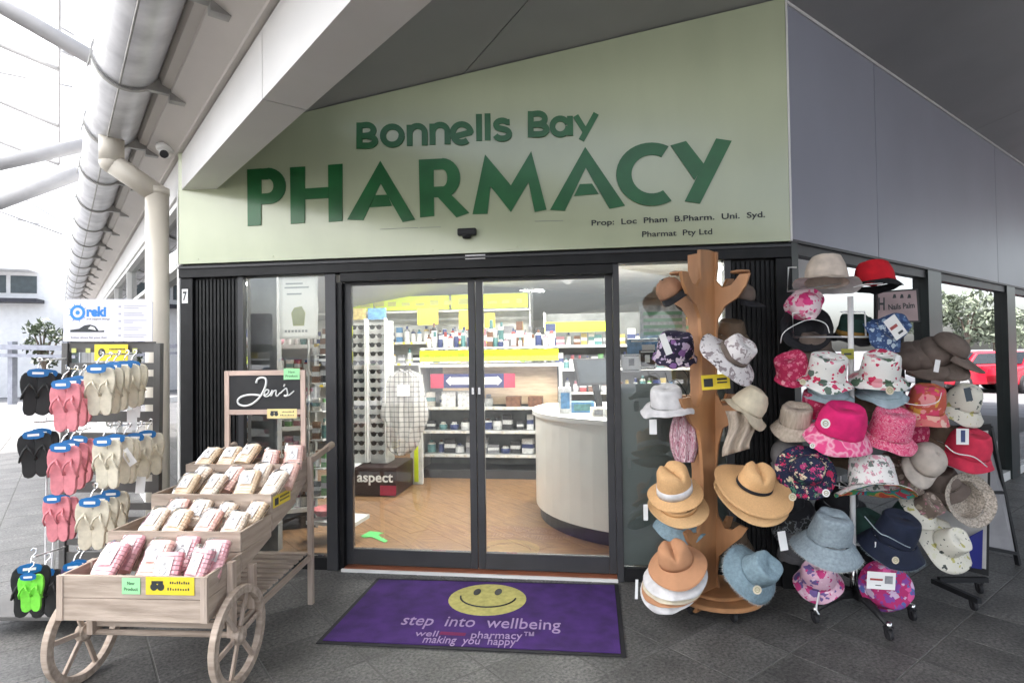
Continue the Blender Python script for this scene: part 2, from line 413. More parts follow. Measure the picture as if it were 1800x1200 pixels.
# ---- eaves beam along the walkway, its panel joint, soffit and gutter
def lmat(o): return Mat(((LD.x, LN.x, 0, o.x), (LD.y, LN.y, 0, o.y), (0, 0, 1, o.z), (0, 0, 0, 1)))   # local x = along, y = outward, z = up
def sl_box(mb, s0, s1, n0, n1, z0, z1, slope=0.045, M=None):
    """box along the walkway whose underside falls towards the viewer"""
    M = lmat(A0)
    g = lambda s: slope*s if s < 0 else 0
    vs_ = [(s0,n0,z0+g(s0)),(s1,n0,z0+g(s1)),(s1,n1,z0+g(s1)),(s0,n1,z0+g(s0)),(s0,n0,z1+g(s0)*.4),(s1,n0,z1+g(s1)*.4),(s1,n1,z1+g(s1)*.4),(s0,n1,z1+g(s0)*.4)]
    return mb.add(vs_, [(0,3,2,1),(4,5,6,7),(0,1,5,4),(1,2,6,5),(2,3,7,6),(3,0,4,7)], M)
beam = tag(bpy.data.objects.new('roof_beam', None), kind='structure'); COL.objects.link(beam)
for s0, s1 in ((-9.5, -5.9), (-5.9, -2.33), (-2.33, .12)):
    b = MB(); sl_box(b, s0+.004, s1-.004, -.205, 0, 2.905, 3.175); b.build('beam_panel', M_beam, beam)
b = MB(); sl_box(b, -9.5, .1, -.19, -.015, 2.93, 3.6); b.build('beam_core', M_black, beam)
b = MB(); sl_box(b, .13, 30, -.2, 0, 2.905, 3.175, 0); b.build('beam_panel', M_beam, beam)
eb = MB(); M = lmat(A0)
# eave soffit: sloping strip from the beam's top edge out to the gutter bracket line
prof = [(0.004, 3.185), (.03, 3.185), (.034, 3.20), (.19, 3.29), (.194, 3.31), (.24, 3.33), (.34, 3.62), (.34, 3.66), (-.05, 3.66), (-.05, 3.185)]
n = len(prof)
vs_ = [(s, a, z) for s in (-9.5, 30) for a, z in prof]
eb.add([(s, a, z+(.018*s if s < 0 else 0)) for s, a, z in [(-9.5, a, z) for a, z in prof]+[(0, a, z) for a, z in prof]+[(30, a, z) for a, z in prof]],
       [(k, (k+1)%n, (k+1)%n+n, k+n) for k in range(n)]+[(k+n, (k+1)%n+n, (k+1)%n+2*n, k+2*n) for k in range(n)], M)
eave = struct('eave_soffit', eb, M_eave)

gut = thing('gutter_pipe', 'large galvanised round gutter pipe held by ring brackets under the eave', 'gutter', lmat(A0))
GN, GZ, GR = .42, 3.44, .172
gb = MB(); ss = [-9.5+.5*i for i in range(80)]
gb.tube([(s, GN, GZ+(.018*s if s < 0 else 0)) for s in ss], GR, n=36)
gb.build('pipe_barrel', M_galv, gut, smooth=True)
gb = MB()
gb.tube([(s, GN+GR*.25, GZ-GR*.975+(.018*s if s < 0 else 0)) for s in ss], .006, n=6); gb.build('pipe_seam', M_galvd, gut)
for k, s in enumerate([-4.2, -3.05, -2.2, -.95, .35, 1.6, 2.9, 4.2, 5.5, 6.8, 8.1, 9.4, 10.7, 12, 13.3, 14.6, 15.9, 17.2, 18.5]):
    b = MB(); zz = GZ+(.018*s if s < 0 else 0)
    pts = [(s, GN+(GR+.012)*cos(t), zz+(GR+.012)*sin(t)) for t in [radians(a) for a in range(60, -215, -12)]]
    vv = []; ff = []
    for i, p in enumerate(pts):
        t = radians(60-12*i)
        for dx, dr in ((-.018, 0), (.018, 0), (.018, .012), (-.018, .012)):
            vv.append((s+dx, GN+(GR+.004+dr)*cos(t), zz+(GR+.004+dr)*sin(t)))
    for i in range(len(pts)-1):
        for q in range(4): ff.append((i*4+q, i*4+(q+1)%4, i*4+4+(q+1)%4, i*4+4+q))
    b.add(vv, ff)
    b.box(s-.02, s+.02, .12, GN-GR*.55, zz-.16, zz-.08)
    b.box(s-.03, s+.03, .11, .2, zz-.2, zz-.06)
    b.tube([(s, GN+GR+.01, zz+.0), (s, GN+GR+.03, zz-.1)], .006, n=5)
    b.build('ring_bracket', M_galvd, gut)

dp = thing('downpipe', 'round cream downpipe with elbowed offset running down from the gutter', 'downpipe')
PD = ray(277, 700); t_ = 4.62
DP = CAM + PD*t_; DP.z = 0
top = Vec((DP.x, DP.y, 2.93)); e1 = DP + LN*.30 + LD*(-.0); e1.z = 3.10
e0 = Vec((e1.x, e1.y, 3.32))
b = MB(); b.tube([(DP.x, DP.y, 0), (DP.x, DP.y, 2.90)], .083, n=28); b.build('pipe_shaft', M_pipe, dp, smooth=True)
def mitre(p, q, r):  # square-cut sleeve ends read as the pipe's mitred joints
    b = MB(); b.tube([p, q], r, n=28); return b
e1b = e1 + Vec((0,0,-.0))
mitre(Vec((DP.x, DP.y, 2.90)), Vec((DP.x, DP.y, 2.90))+Vec((0,0,.05)), .088).build('pipe_collar', M_pipe, dp, smooth=True)
mitre(Vec((DP.x, DP.y, 2.905)), e1b, .081).build('pipe_offset', M_pipe, dp, smooth=True)
mitre(e1+Vec((0,0,-.0)), e0, .083).build('pipe_inlet', M_pipe, dp, smooth=True)

for p in (Vec((DP.x, DP.y, 2.905)), e1b):
    b = MB(); b.lathe([(.0835*sin(pi*k/10)+.0003, -.0835*cos(pi*k/10)) for k in range(11)], 24, Mat.Translation(p)); b.build('pipe_elbow', M_pipe, dp, smooth=True)
# ---- glazed wall running away on the left
lw = thing('left_side_glazing', 'glazed side wall with pale frames running away behind the downpipe', 'glass wall', lmat(A0))
b = MB(); b.box(.02, 30, -.20, 0, 2.32, 2.36); b.box(.02, 30, -.18, -.02, 2.85, 2.90); b.build('transom_rail', M_white, lw)
for k in range(12):
    b = MB(); b.box(.10+2.4*k, 2.46+2.4*k, -.09, -.08, 2.362, 2.85); b.build('upper_pane', M_lglass, lw)
    b = MB(); b.box(.10+2.4*k, 2.46+2.4*k, -.09, -.08, .12, 2.318); b.build('lower_pane', M_lglass, lw)
    b = MB(); b.box(2.46+2.4*k, 2.5+2.4*k, -.12, -.02, .12, 2.318); b.box(2.46+2.4*k, 2.5+2.4*k, -.12, -.02, 2.362, 2.85); b.build('mullion', M_white, lw)
b = MB(); b.box(0.1, 30, -.15, 0, 0, .12); b.build('sill', M_white, lw)
# white corner cladding strip
b = MB(); b.box(.002, .10, -.16, .012, 0, 2.90); cc = b.build('corner_cladding', M_white, lw)
# stacked notices stuck on the first panes
for z0, z1, m in ((2.1, 2.26, M_shelfg), (1.98, 2.02, M_shelfg), (1.6, 1.9, M_paper), (1.25, 1.5, M_paper), (.9, 1.15, M_lime)):
    pass

# ---- right-hand blue-grey fascia and glazed wall
def rmat(o): return Mat(((RD.x, RN.x, 0, o.x), (RD.y, RN.y, 0, o.y), (0, 0, 1, o.z), (0, 0, 0, 1)))
rf = thing('blue_grey_fascia', 'tall blue-grey clad fascia panels above the right side windows', 'fascia', rmat(B0))
prev = .012
for s in (1.435, 4.80, 8.2, 11.6, 15):
    b = MB(); b.box(prev, s-.005, -.05, 0, 2.345, 3.965); b.build('cladding_panel', M_blue, rf, bevel=.003); prev = s+.005
b = MB(); b.box(0.0, 15, -.12, -.051, 2.33, 3.96); b.build('joint_backing', M_black, rf)
b = MB(); b.box(-.0, 15, 0.001, .012, 3.95, 3.972); b.build('edge_bead', M_white, rf)
b = MB(); b.box(0.0, 15, -.1, .004, 2.325, 2.344); b.build('edge_flashing', M_frame, rf)
sw = thing('right_side_glazing', 'tinted shop windows with black mullions under the blue-grey fascia', 'glass wall', rmat(B0))
for s0, s1 in ((.10, 2.54), (2.89, 5.147), (5.5, 8.3), (8.6, 12)):
    b = MB(); b.box(s0, s1, -.075, -.065, .10, 2.25); b.build('window_pane', M_sglass, sw)
for s0, s1 in ((0.012, .10), (2.54, 2.89), (5.147, 5.5), (8.3, 8.6), (12, 12.3)):
    b = MB(); b.box(s0, s1, -.13, .0, 0.0, 2.325); b.build('mullion', mat('dark_green_black', (.012, .02, .02), .35), sw)
b = MB()
for s0, s1 in ((.10, 2.54), (2.89, 5.147), (5.5, 8.3), (8.6, 12)):
    b.box(s0, s1, -.12, -.02, 2.25, 2.325)
b.build('head_rail', M_frame, sw)
b = MB()
for s0, s1 in ((.10, 2.54), (2.89, 5.147), (5.5, 8.3), (8.6, 12)):
    b.box(s0, s1, -.12, -.02, 0, .10)
b.build('sill', M_white, sw)

# ================================================================== SHOPFRONT
sf = thing('pharmacy_shopfront', 'pharmacy shopfront with black frames, glazed side windows and twin sliding glass doors', 'shopfront')
def fb_(name, m, *boxes, **k):
    b = MB()
    for q in boxes: b.box(*q)
    return b.build(name, m, k.pop('parent', sf), **k)
fb_('header_beam', M_blackm, (-3.175, 1.335, -.03, .12, 2.215, 2.312), bevel=.004)
fb_('header_backing', M_blackm, (-3.17, 1.30, .013, .14, 2.314, 2.60))  # added filler, stops the ceiling lights shining through the gap under the sign
fb_('header_trim', M_frame, (-3.17, 1.33, -.045, -.031, 2.285, 2.300))
fb_('door_operator', M_blackm, (-1.86, .15, -.02, .16, 2.148, 2.213), bevel=.003)
fb_('corner_post', M_blackm, (-3.175, -3.07, -.012, .12, 0, 2.213), bevel=.003)
def ribbed(x0, x1):
    fb_('panel_back', M_blackm, (x0, x1, .03, .10, .0, 2.213))
    n = int((x1-x0)/.03)
    me = None
    for i in range(n):
        xa = x0+(x1-x0)*(i+.2)/n; b = MB(); b.box(0, (x1-x0)/n*.6, .012, .0298, .06, 2.20)
        if me is None: o = b.build('batten', M_blackm, sf); me = o.data
        else: o = MB().build('batten', None, sf, data=me)
        o.location.x = xa
ribbed(-3.068, -2.70); ribbed(.95, 1.235)
fb_('window_post', M_frame, (-2.698, -2.655, -.0, .10, 0, 2.213))
fb_('window_post', M_frame, (-1.985, -1.90, -.01, .13, 0, 2.213), bevel=.004)
fb_('window_post', M_blackm, (-1.898, -1.862, .01, .13, 0, 2.147))
fb_('window_post', M_frame, (.148, .192, -.01, .13, 0, 2.213), bevel=.003)
fb_('window_post', M_frame, (.905, .948, 0, .10, 0, 2.213))
fb_('corner_post', M_blackm, (1.237, 1.335, -.014, .12, 0, 2.213), bevel=.003)
fb_('window_sill', M_blackm, (-2.653, -1.987, -.0, .10, 0, .09)); fb_('window_sill', M_blackm, (.194, .903, 0, .10, 0, .09))
fb_('window_pane', M_glass, (-2.654, -1.986, .045, .053, .091, 2.212))
fb_('window_pane', M_glass, (.193, .904, .045, .053, .091, 2.212))
fb_('frosted_film', M_frost, (.194, .903, .056, .060, .10, 1.37))
fb_('threshold', mat('jarrah_threshold', (.30, .10, .05), .5, scale=8, stretch=(1, 8, 1)), (-1.858, .146, .0, .30, -.02, .022))
fb_('threshold_edge', M_white, (-1.87, .15, -.022, -.002, -.01, .018))
def door(x0, x1, handle_x, y=.055):
    d = bpy.data.objects.new('sliding_door', None); COL.objects.link(d); d.parent = sf
    fb_('door_stile', M_frame, (x0, x0+.052, y, y+.045, .03, 2.147), parent=d, bevel=.003)
    fb_('door_stile', M_frame, (x1-.052, x1, y, y+.045, .03, 2.147), parent=d, bevel=.003)
    fb_('door_rail', M_frame, (x0+.053, x1-.053, y, y+.045, .03, .145), parent=d, bevel=.003)
    fb_('door_rail', M_frame, (x0+.053, x1-.053, y, y+.045, 2.125, 2.147), parent=d)
    fb_('glass_pane', M_glass, (x0+.053, x1-.053, y+.02, y+.026, .146, 2.124), parent=d)
    fb_('door_lock', M_chrome, (handle_x-.009, handle_x+.009, y-.008, y-.001, 1.30, 1.35), parent=d)
door(-1.860, -.852, -.873); door(-.846, .146, -.825)
# the pieces of tape and notices on the window glass and frame
fb_('opening_hours_print', M_paper, (-3.155, -3.105, -.018, -.0135, 2.02, 2.13))

# ------------------------------------------------------------------ lettering helpers
def textmesh(s, size=1.0, offset=0.0, extrude=0.0):
    c = bpy.data.curves.new('tmp', 'FONT'); c.body = s; c.size = size; c.offset = offset; c.extrude = extrude; c.resolution_u = 3
    o = bpy.data.objects.new('tmp', c)
    me = bpy.data.meshes.new_from_object(o); bpy.data.objects.remove(o); bpy.data.curves.remove(c)
    return me
def text(name, s, M, wid, hei, m, parent=None, offset=0.0, thick=.0, shear=0.0):
    """text fitted into wid x hei, lower left corner at M's origin, x along, y up, z towards the reader"""
    me = textmesh(s, 1.0, offset, .001)
    xs = [v.co.x for v in me.vertices]; ys = [v.co.y for v in me.vertices]; zs = [v.co.z for v in me.vertices]
    x0, x1, y0, y1 = min(xs), max(xs), min(ys), max(ys)
    for v in me.vertices:
        yy = (v.co.y-y0)/(y1-y0)*hei
        v.co = Vec(((v.co.x-x0)/(x1-x0)*wid + shear*yy, yy, (v.co.z > 0)*max(thick, .0006)))
    me.name = name; me.materials.clear(); me.materials.append(m)
    o = bpy.data.objects.new(name, me); COL.objects.link(o)
    if parent is not None: o.parent = parent
    o.matrix_basis = M
    if len(s) > 4: o['kind'] = 'stuff'
    return o
XZ = lambda x, y, z: Mat(((1,0,0,x),(0,0,-1,y),(0,1,0,z),(0,0,0,1)))      # reads from -Y

# ------------------------------------------------------------------ the big sign
sg = thing('shop_sign', 'pale green pharmacy fascia sign with raised dark green letters above the doors', 'sign')
zl = ceil_z(-3.165, 0)-.006; zr = ceil_z(1.33, 0)-.006
b = MB(); b.prism([(-3.165, 2.322), (1.325, 2.322), (1.325, zr), (-3.165, zl)], 0, .05, XZ(0, .01, 0) @ Mat.Translation((0, 0, -.0)))
b.build('sign_panel', M_sign, sg)
b = MB(); b.box(1.326, 1.338, -.045, .01, 2.322, 3.96); b.build('sign_edge', M_white, sg); b = MB(); b.box(-3.175, -3.166, -.045, .01, 2.322, 2.9); b.build('sign_edge', M_white, sg)
SY = -.0425       # the letters' back plane
def facade(px, py, Y): p = ony(px, py, Y); return Vec((p.x, p.z))
def letter(name, polys, m=M_green, th=.006, bend=None):
    b = MB()
    for i, poly in enumerate(polys):
        pts = [facade(x, y, SY) for x, y in poly]
        b.prism([(p.x, p.y) for p in pts], SY*-1 - .012, th - SY + i*.0003, Mat(((1,0,0,0),(0,0,-1,0),(0,1,0,0),(0,0,0,1))))
    o = b.build(name, m, sg)
    bm = bmesh.new(); bm.from_mesh(o.data); bmesh.ops.recalc_face_normals(bm, faces=bm.faces); bm.to_mesh(o.data); bm.free()
    return o
def S(x, y): return (400+x*.4, y*.4)
def S2(x, y): return (950+x*.275, 150+y*.275)
def arc(cx, cy, ro, ri, a0, a1, n=14, f=S, rox=None, rix=None):
    """ring sector as quads; radii may be (rx, ry)"""
    out = []
    for k in range(n):
        q = []
        for a, (rx, ry) in ((a0+(a1-a0)*k/n, ro), (a0+(a1-a0)*(k+1)/n, ro), (a0+(a1-a0)*(k+1)/n, ri), (a0+(a1-a0)*k/n, ri)):
            a = radians(a); q.append(f(cx+rx*cos(a), cy-ry*sin(a)))
        out.append(q)
    return out
def Q(f, *p): return [f(*q) for q in p]
letter('letter_p', [Q(S, (88,746),(150,741),(148,990),(90,994)), Q(S, (150,742),(180,740),(180,789),(150,790)), Q(S, (150,852),(180,850),(180,897),(149,899))]
       + arc(180, 818, (77, 79), (24, 31), -90, 90))
letter('letter_h', [Q(S, (276,737),(341,733),(340,980),(279,984)), Q(S, (443,726),(506,721),(505,971),(446,976)), Q(S, (341,830),(443,823),(444,871),(341,877))])
letter('letter_a', [Q(S, (672,708),(690,770),(597,968),(527,966)), Q(S, (672,708),(825,966),(770,976),(655,775)), Q(S, (649,858),(703,857),(722,905),(626,912))])
letter('letter_r', [Q(S, (841,703),(906,700),(908,950),(847,956)), Q(S, (906,700),(945,698),(945,745),(906,747)), Q(S, (906,822),(945,820),(945,868),(906,868)), Q(S, (925,868),(985,858),(1063,936),(1006,956))]
       + arc(945, 783, (78, 86), (22, 38), -90, 90))
letter('letter_m', [Q(S, (1132,680),(1160,790),(1142,940),(1077,942)), Q(S, (1132,680),(1262,835),(1245,932),(1140,800)), Q(S, (1335,666),(1330,790),(1245,932),(1225,850)), Q(S, (1335,666),(1402,922),(1350,932),(1312,750))])
letter('letter_a', [Q(S2, (286,396),(308,490),(156,803),(62,797)), Q(S2, (286,396),(540,770),(442,790),(262,480)), Q(S2, (252,633),(330,630),(372,695),(215,708))])
letter('letter_c', arc(712, 570, (228, 202), (130, 124), 62, 303, 26, S2))
letter('letter_y', [Q(S2, (832,386),(930,358),(1050,512),(984,606)), Q(S2, (1122,342),(1222,357),(1020,757),(922,742))])

def stroke(pts, wpx):
    """a pen line in picture coordinates as a chain of quads"""
    out = []; P = [Vec((x, y)) for x, y in pts]; m = len(P); L = []
    for i, p in enumerate(P):
        d = (P[min(i+1, m-1)]-P[max(i-1, 0)]).normalized(); L.append((p+Vec((-d.y, d.x))*wpx/2, p-Vec((-d.y, d.x))*wpx/2))
    for i in range(m-1):
        out.append([tuple(L[i][0]), tuple(L[i+1][0]), tuple(L[i+1][1]), tuple(L[i][1])])
    return out
def ell(cx, cy, rx, ry, a0, a1, n=12): return [(cx+rx*cos(radians(a0+(a1-a0)*k/n)), cy-ry*sin(radians(a0+(a1-a0)*k/n))) for k in range(n+1)]
W_ = 10.2
def sm(name, *strokes):
    P = []
    for s_ in strokes: P += stroke(s_, W_)
    letter(name, P, th=.005)
def Bst(x, y0, y1, k):   # x, top y, bottom y
    mid = (y0+y1)/2
    return [[(x+5, y0), (x+5, y1)], [(x+9, y0+5), (x+17, y0+4)]+ell(x+18, (y0+mid)/2+2, 12, (mid-y0)/2-2, 90, -90)+[(x+9, mid+1)],
            [(x+9, mid+1), (x+19, mid)]+ell(x+20, (y1+mid)/2-2, 13, (y1-mid)/2-3, 90, -90)+[(x+9, y1-5)]]
sm('letter_b', *Bst(627, 216, 262, 0))
sm('letter_o', ell(690, 239, 16.5, 16, 0, 360, 24))
sm('letter_n', [(720, 220), (720.5, 257)], [(721, 232)]+ell(734, 234, 13, 12, 160, 0)+[(747, 256)])
sm('letter_n', [(760, 218), (760.5, 255)], [(761, 230)]+ell(774, 232, 13, 12, 160, 0)+[(787, 254)])
sm('letter_e', [(797, 241), (828, 233)]+ell(812, 235, 16, 16, 5, 310, 22))
sm('letter_l', [(842, 201), (842.5, 248)]); sm('letter_l', [(857, 200), (857.5, 247)])
sm('letter_s', [(896, 215)]+ell(883, 220, 11, 7.5, 40, 230, 10)+ell(883, 236, 12.5, 8.5, 60, -160, 12))
sm('letter_b', *Bst(928, 196, 242, 0))
sm('letter_a', ell(985, 223, 14, 14, 20, 360, 22), [(1002, 205), (1002.5, 239)])
sm('letter_y', [(1012, 204), (1028, 230)], [(1048, 200), (1022, 247)])
def ftext(name, s, xa, ya, xb, yb, hpx, m, Y=SY, parent=sg, offset=0, th=.002):
    a = ony(xa, ya, Y); c = ony(xb, yb, Y); top = ony(xa, ya-hpx, Y)
    d = (c-a); wid = d.length
    M = frame(a, d, y=Vec((0, 0, 1)))
    return text(name, s, M, wid, (top-a).length, m, parent, offset, th)
M_ink = mat('sign_ink', (.03, .035, .04), .6)
ftext('proprietor_line', 'Prop:  Loc  Pham  B.Pharm.  Uni.  Syd.', 1040, 400, 1345, 385, 13, M_ink, offset=.012)
ftext('company_line', 'Pharmat  Pty Ltd', 1129, 420, 1252, 415, 13, M_ink, offset=.008)
b = MB(); 
for xa, ya, xb, yb in ((668, 403, 735, 400), (738, 400, 775, 399), (940, 389, 990, 388)):
    p = ony(xa, ya, -.0415); q = ony(xb, yb, -.0415); b.bar(p, q, .002, .004)
b.build('old_sticker_edge', mat('dull_edge', (.3, .33, .28), .7), sg)
for x_ in [-3.0+.62*k for k in range(7)]:
    for z_ in (2.352,):
        b = MB(); b.lathe([(0, 0), (.007, 0), (.006, .0025), (0, .003)], 10, XZ(x_, -.0402, z_)); b.build('fixing_screw', M_sign, sg)
# number seven and other print
text('unit_number', '7', XZ(-3.146, -.0182, 2.04), .032, .07, M_ink, sf, .03)
b = MB(); a = ony(818, 456, -.032); c = ony(853, 447, -.032); b.box(a.x, c.x, -.036, -.031, a.z, c.z); b.build('door_sticker', M_paper, sf)
b = MB()
for k in range(5): b.box(a.x+.01+k*.02, a.x+.022+k*.02, -.0375, -.0362, a.z+.008, a.z+.02)
b.build('door_sticker_print', M_ink, sf)
ms = thing('door_sensor', 'small black motion sensor fixed on the green sign over the doors', 'sensor', ony(822, 410, -.045))
b = MB(); b.box(-.068, .068, -.045, .0, -.022, .03); b.build('sensor_housing', M_black, ms, bevel=.01)
b = MB(); b.lathe([(0, -.045), (.03, -.042), (.035, -.02)], 12, Mat.Translation((0, -.03, 0))); b.build('sensor_lens', M_black, ms, smooth=True)

# dome camera on the eave
p = V(278, 262, 3.7); M = lmat(A0); li = M.inverted() @ p
dc = thing('security_camera', 'white dome security camera mounted on the eave beside the beam', 'camera', Mat.Translation(A0+LD*(.02)+LN*.10+Vec((0,0,3.232))))
b = MB(); b.lathe([(0, .02), (.062, .02), (.066, 0), (.06, -.025), (.045, -.03)], 24); b.build('camera_base', M_white, dc, smooth=True)
b = MB(); b.lathe([(.045, -.028), (.044, -.05), (.03, -.075), (0, -.085)], 24); b.build('camera_ball', M_white, dc, smooth=True)
b = MB(); d_ = (CAM-dc.matrix_world.translation).normalized(); d_ = Vec((.35, -.75, -.45)).normalized()
b.tube([Vec((0,0,-.045))+d_*.02, Vec((0,0,-.045))+d_*.05], .03, n=16); b.build('camera_lens', M_black, dc)

# ------------------------------------------------------------------ door mat
def on2(x, y): p = onz(x, y); return Vec((p.x, p.y))
mt = thing('door_mat', 'purple entrance mat with yellow smiling face and lilac lettering before the doors', 'door mat')
c4 = [on2(566, 1131), on2(1099, 1153), on2(1088, 1027), on2(661, 1018)]
c4 = [Vec((-1.55, -1.06)), Vec((.15, -1.02)), Vec((.15, -.065)), Vec((-1.55, -.13))]
def inset(c, d):
    m_ = sum(c, Vec((0, 0)))/4; return [p + (Vec(((1 if m_.x > p.x else -1), (1 if m_.y > p.y else -1)))*d) for p in c]
MI = Mat.Translation((0, 0, 0))
b = MB(); b.prism([tuple(p) for p in c4], .001, .006); b.build('mat_border', M_rubber, mt)
b = MB(); b.prism([tuple(p) for p in inset(c4, .028)], .0062, .011); b.build('mat_pile', M_purple, mt)
fc = onz(856, 1057); 
b = MB(); rx = abs(onz(925, 1057).x-onz(787, 1057).x)/2; ry = (onz(856, 1029).y-onz(856, 1085).y)/2
el = lambda cx, cy, a, c_, n=36: [(cx+a*cos(2*pi*k/n), cy+c_*sin(2*pi*k/n)) for k in range(n)]
FX, FY = fc.x, (onz(856, 1029).y+onz(856, 1085).y)/2
b.prism(el(FX, FY, rx, ry), .011, .0125); b.build('face_disc', M_yellowd, mt)
b = MB()
for ex in (839, 876):
    e = onz(ex, 1043); b.prism(el(e.x, e.y, rx*.095, ry*.22, 16), .0125, .0136)
b.build('face_eyes', M_black, mt)
b = MB(); pts = [(FX+rx*.72*cos(radians(a)), FY+ry*.15+ry*.75*sin(radians(a))*.9, .0134) for a in range(185, 356, 10)]
b.tube([Vec(p) for p in pts], .006, n=5); b.build('face_smile', M_black, mt)
def mattext(name, s, xa, ya, xb, yb, hpx, m):
    a = onz(xa, ya, .0115); c = onz(xb, yb, .0115); t_ = onz(xa, ya-hpx, .0115)
    d = c-a; M = frame(a, d, z=Vec((0, 0, 1))); text(name, s, M, d.length, abs(t_.y-a.y), m, mt, .002, .0015)
mattext('mat_slogan', 'step  into  wellbeing', 700, 1103, 985, 1113, 24, M_mattext)
mattext('mat_word', 'well', 728, 1117, 768, 1118, 10, M_mattext)
mattext('mat_word', 'pharmacy\u2122', 826, 1125, 938, 1127, 17, M_mattext)
mattext('mat_word', 'making  you  happy', 740, 1133, 905, 1138, 17, M_mattext)
p = onz(772, 1118); q = onz(818, 1119); b = MB(); b.box(p.x, q.x, p.y-.0, p.y+.035, .0112, .0122); b.build('mat_red_patch', M_matred, mt)

# ================================================================== INSIDE THE SHOP
IN = MB(); poly = [A0-LN*.1+LD*.16, A0-LN*.25+LD*9, Vec((-4.5, 9.0, 0)), Vec((4.0, 9.0, 0)), B0-RN*.14+RD*5.5, B0-RN*.14+RD*.16]
poly = [(-3.10, .16), (-8.2, 5.2), (-8.2, 8.6), (5.2, 8.6), (5.2, 4.25), (1.24, .16)]
IN.prism(poly[::-1], -.05, .0104); shopfloor = None
IN_ = IN
# planks laid along the walkway direction
pl = MB(); pw, pll = .185, 1.2
pl.box(0, pll-.003, 0, pw-.003, 0, .012); pm = None; cnt = 0
Mr = Mat(((LD.x, -LN.x, 0, 0), (LD.y, -LN.y, 0, 0), (0,0,1,0), (0,0,0,1)))
planks = []
for j in range(0, 32):
    for i in range(-3, 10):
        org = Vec((i*pll+(j*.37 % 1)*pll, j*pw+.42, 0))
        c = A0 + Mr @ (org+Vec((pll/2, pw/2, 0)))
        if c.y < .34+.42 or c.y > 5.0 or c.x < -4.4 or c.x > 1.6: continue
        planks.append((c.y, A0 + Mr @ org))
planks.sort(key=lambda q: q[0])
M_plank = mat('oak_board', (.29, .17, .085), .36, scale=4, c2=(.15, .08, .042), stretch=(1.2, 9, 1), detail=6)
shopfloor = struct('shop_floor', IN_, M_plank)
nn = M_plank.node_tree; oi = nn.nodes.new('ShaderNodeObjectInfo'); tcn = [q for q in nn.nodes if q.type == 'TEX_COORD'][0]; mpn = [q for q in nn.nodes if q.type == 'MAPPING'][0]
av = nn.nodes.new('ShaderNodeVectorMath'); cxx = nn.nodes.new('ShaderNodeCombineXYZ'); mm = nn.nodes.new('ShaderNodeMath'); mm.operation = 'MULTIPLY'; mm.inputs[1].default_value = 30
nn.links.new(oi.outputs['Random'], mm.inputs[0]); nn.links.new(mm.outputs[0], cxx.inputs[1]); nn.links.new(tcn.outputs['Object'], av.inputs[0]); nn.links.new(cxx.outputs[0], av.inputs[1]); nn.links.new(av.outputs[0], mpn.inputs[0])
for y_, org in planks[:280]:
    if pm is None: o = pl.build('floor_board', M_plank, shopfloor); pm = o.data
    else: o = MB().build('floor_board', None, shopfloor, data=pm)
    o.matrix_world = Mat.Translation(org) @ Mr
b = MB(); b.prism(poly[::-1], 2.72, 2.76); struct('shop_ceiling', b, M_ceil_in)
b = MB(); b.box(-8.2, 5.2, 8.6, 8.7, 0, 2.8); b.box(-8.3, -8.2, 5.2, 8.7, 0, 2.8); b.box(5.2, 5.3, 4.3, 8.7, 0, 2.8); struct('shop_wall', b, M_wall_in)
# partition behind the frosted film and behind the tinted side windows
b = MB(); b.box(1.5, 1.56, 1.0, 8.5, 0, 2.7); struct('partition_wall', b, mat('partition_paint', (.34, .36, .36), .7))
b = MB(); b.prism([(1.42, .42), (5.0, 4.15), (4.95, 4.2), (1.37, .47)], 0, 2.7); struct('window_backing', b, mat('window_blind', (.25, .30, .30), .7))
b = MB(); b.box(-3.1, ony(489, 600, .35).x, .33, .40, 0, 2.7); struct('pier', b, mat('pier_paint', (.30, .305, .30), .7))
def lamp(x, y, sx, sy, label):
    t = thing('ceiling_light', label, 'ceiling light', Vec((x, y, 2.72)), 'lit ceiling panels inside the shop')
    b = MB(); b.box(-sx/2-.03, sx/2+.03, -sy/2-.03, sy/2+.03, -.02, .0); b.build('light_frame', M_white, t)
    b = MB(); b.box(-sx/2, sx/2, -sy/2, sy/2, -.026, -.0205); b.build('light_diffuser', M_lamp, t)
for i, (x, y, sx, sy) in enumerate([(-2.0, 1.6, .3, 1.5), (-.3, 1.8, .3, 1.5), (.75, 1.2, .3, 1.2), (-2.6, 3.9, 1.5, .3), (-.6, 4.0, 1.5, .3), (.9, 3.2, 1.2, .3), (-4.3, 5.4, 1.5, .3), (-1.6, 6.2, 1.5, .3)]):
    lamp(x, y, sx, sy, ['long lit ceiling panel above the left door', 'long lit ceiling panel above the right door', 'lit ceiling panel over the white counter',
        'lit ceiling strip before the yellow back shelves', 'lit ceiling strip above the middle shelves', 'short lit ceiling strip right of the middle shelves',
        'lit ceiling strip in the far left of the shop', 'lit ceiling strip at the back of the shop'][i])

# curved service counter
ct = thing('service_counter', 'white curved service counter with dark kick board behind the right door', 'counter')
g0 = onz(947, 932); g1 = onz(1082, 972)
def cpath(off):
    pts = []
    cx, cy, r = .62, 1.75, 1.20
    for a in range(268, 150, -6): pts.append(Vec((cx+(r+off)*cos(radians(a)), cy+(r+off)*sin(radians(a)), 0)))
    pts.append(Vec((cx+.75, cy+.9, 0))); pts.append(Vec((cx+.78, cy-r-off, 0)))
    return [(p.x, p.y) for p in pts]
def ccut(off, z0, z1, name, m):
    b = MB(); b.prism(cpath(off), z0, z1); o = b.build(name, m, ct); return o
ccut(-.04, 0, .13, 'kick_board', M_kick); o = ccut(0, .135, 1.0, 'counter_front', M_counter); ccut(.03, 1.0, 1.04, 'counter_top', M_white)

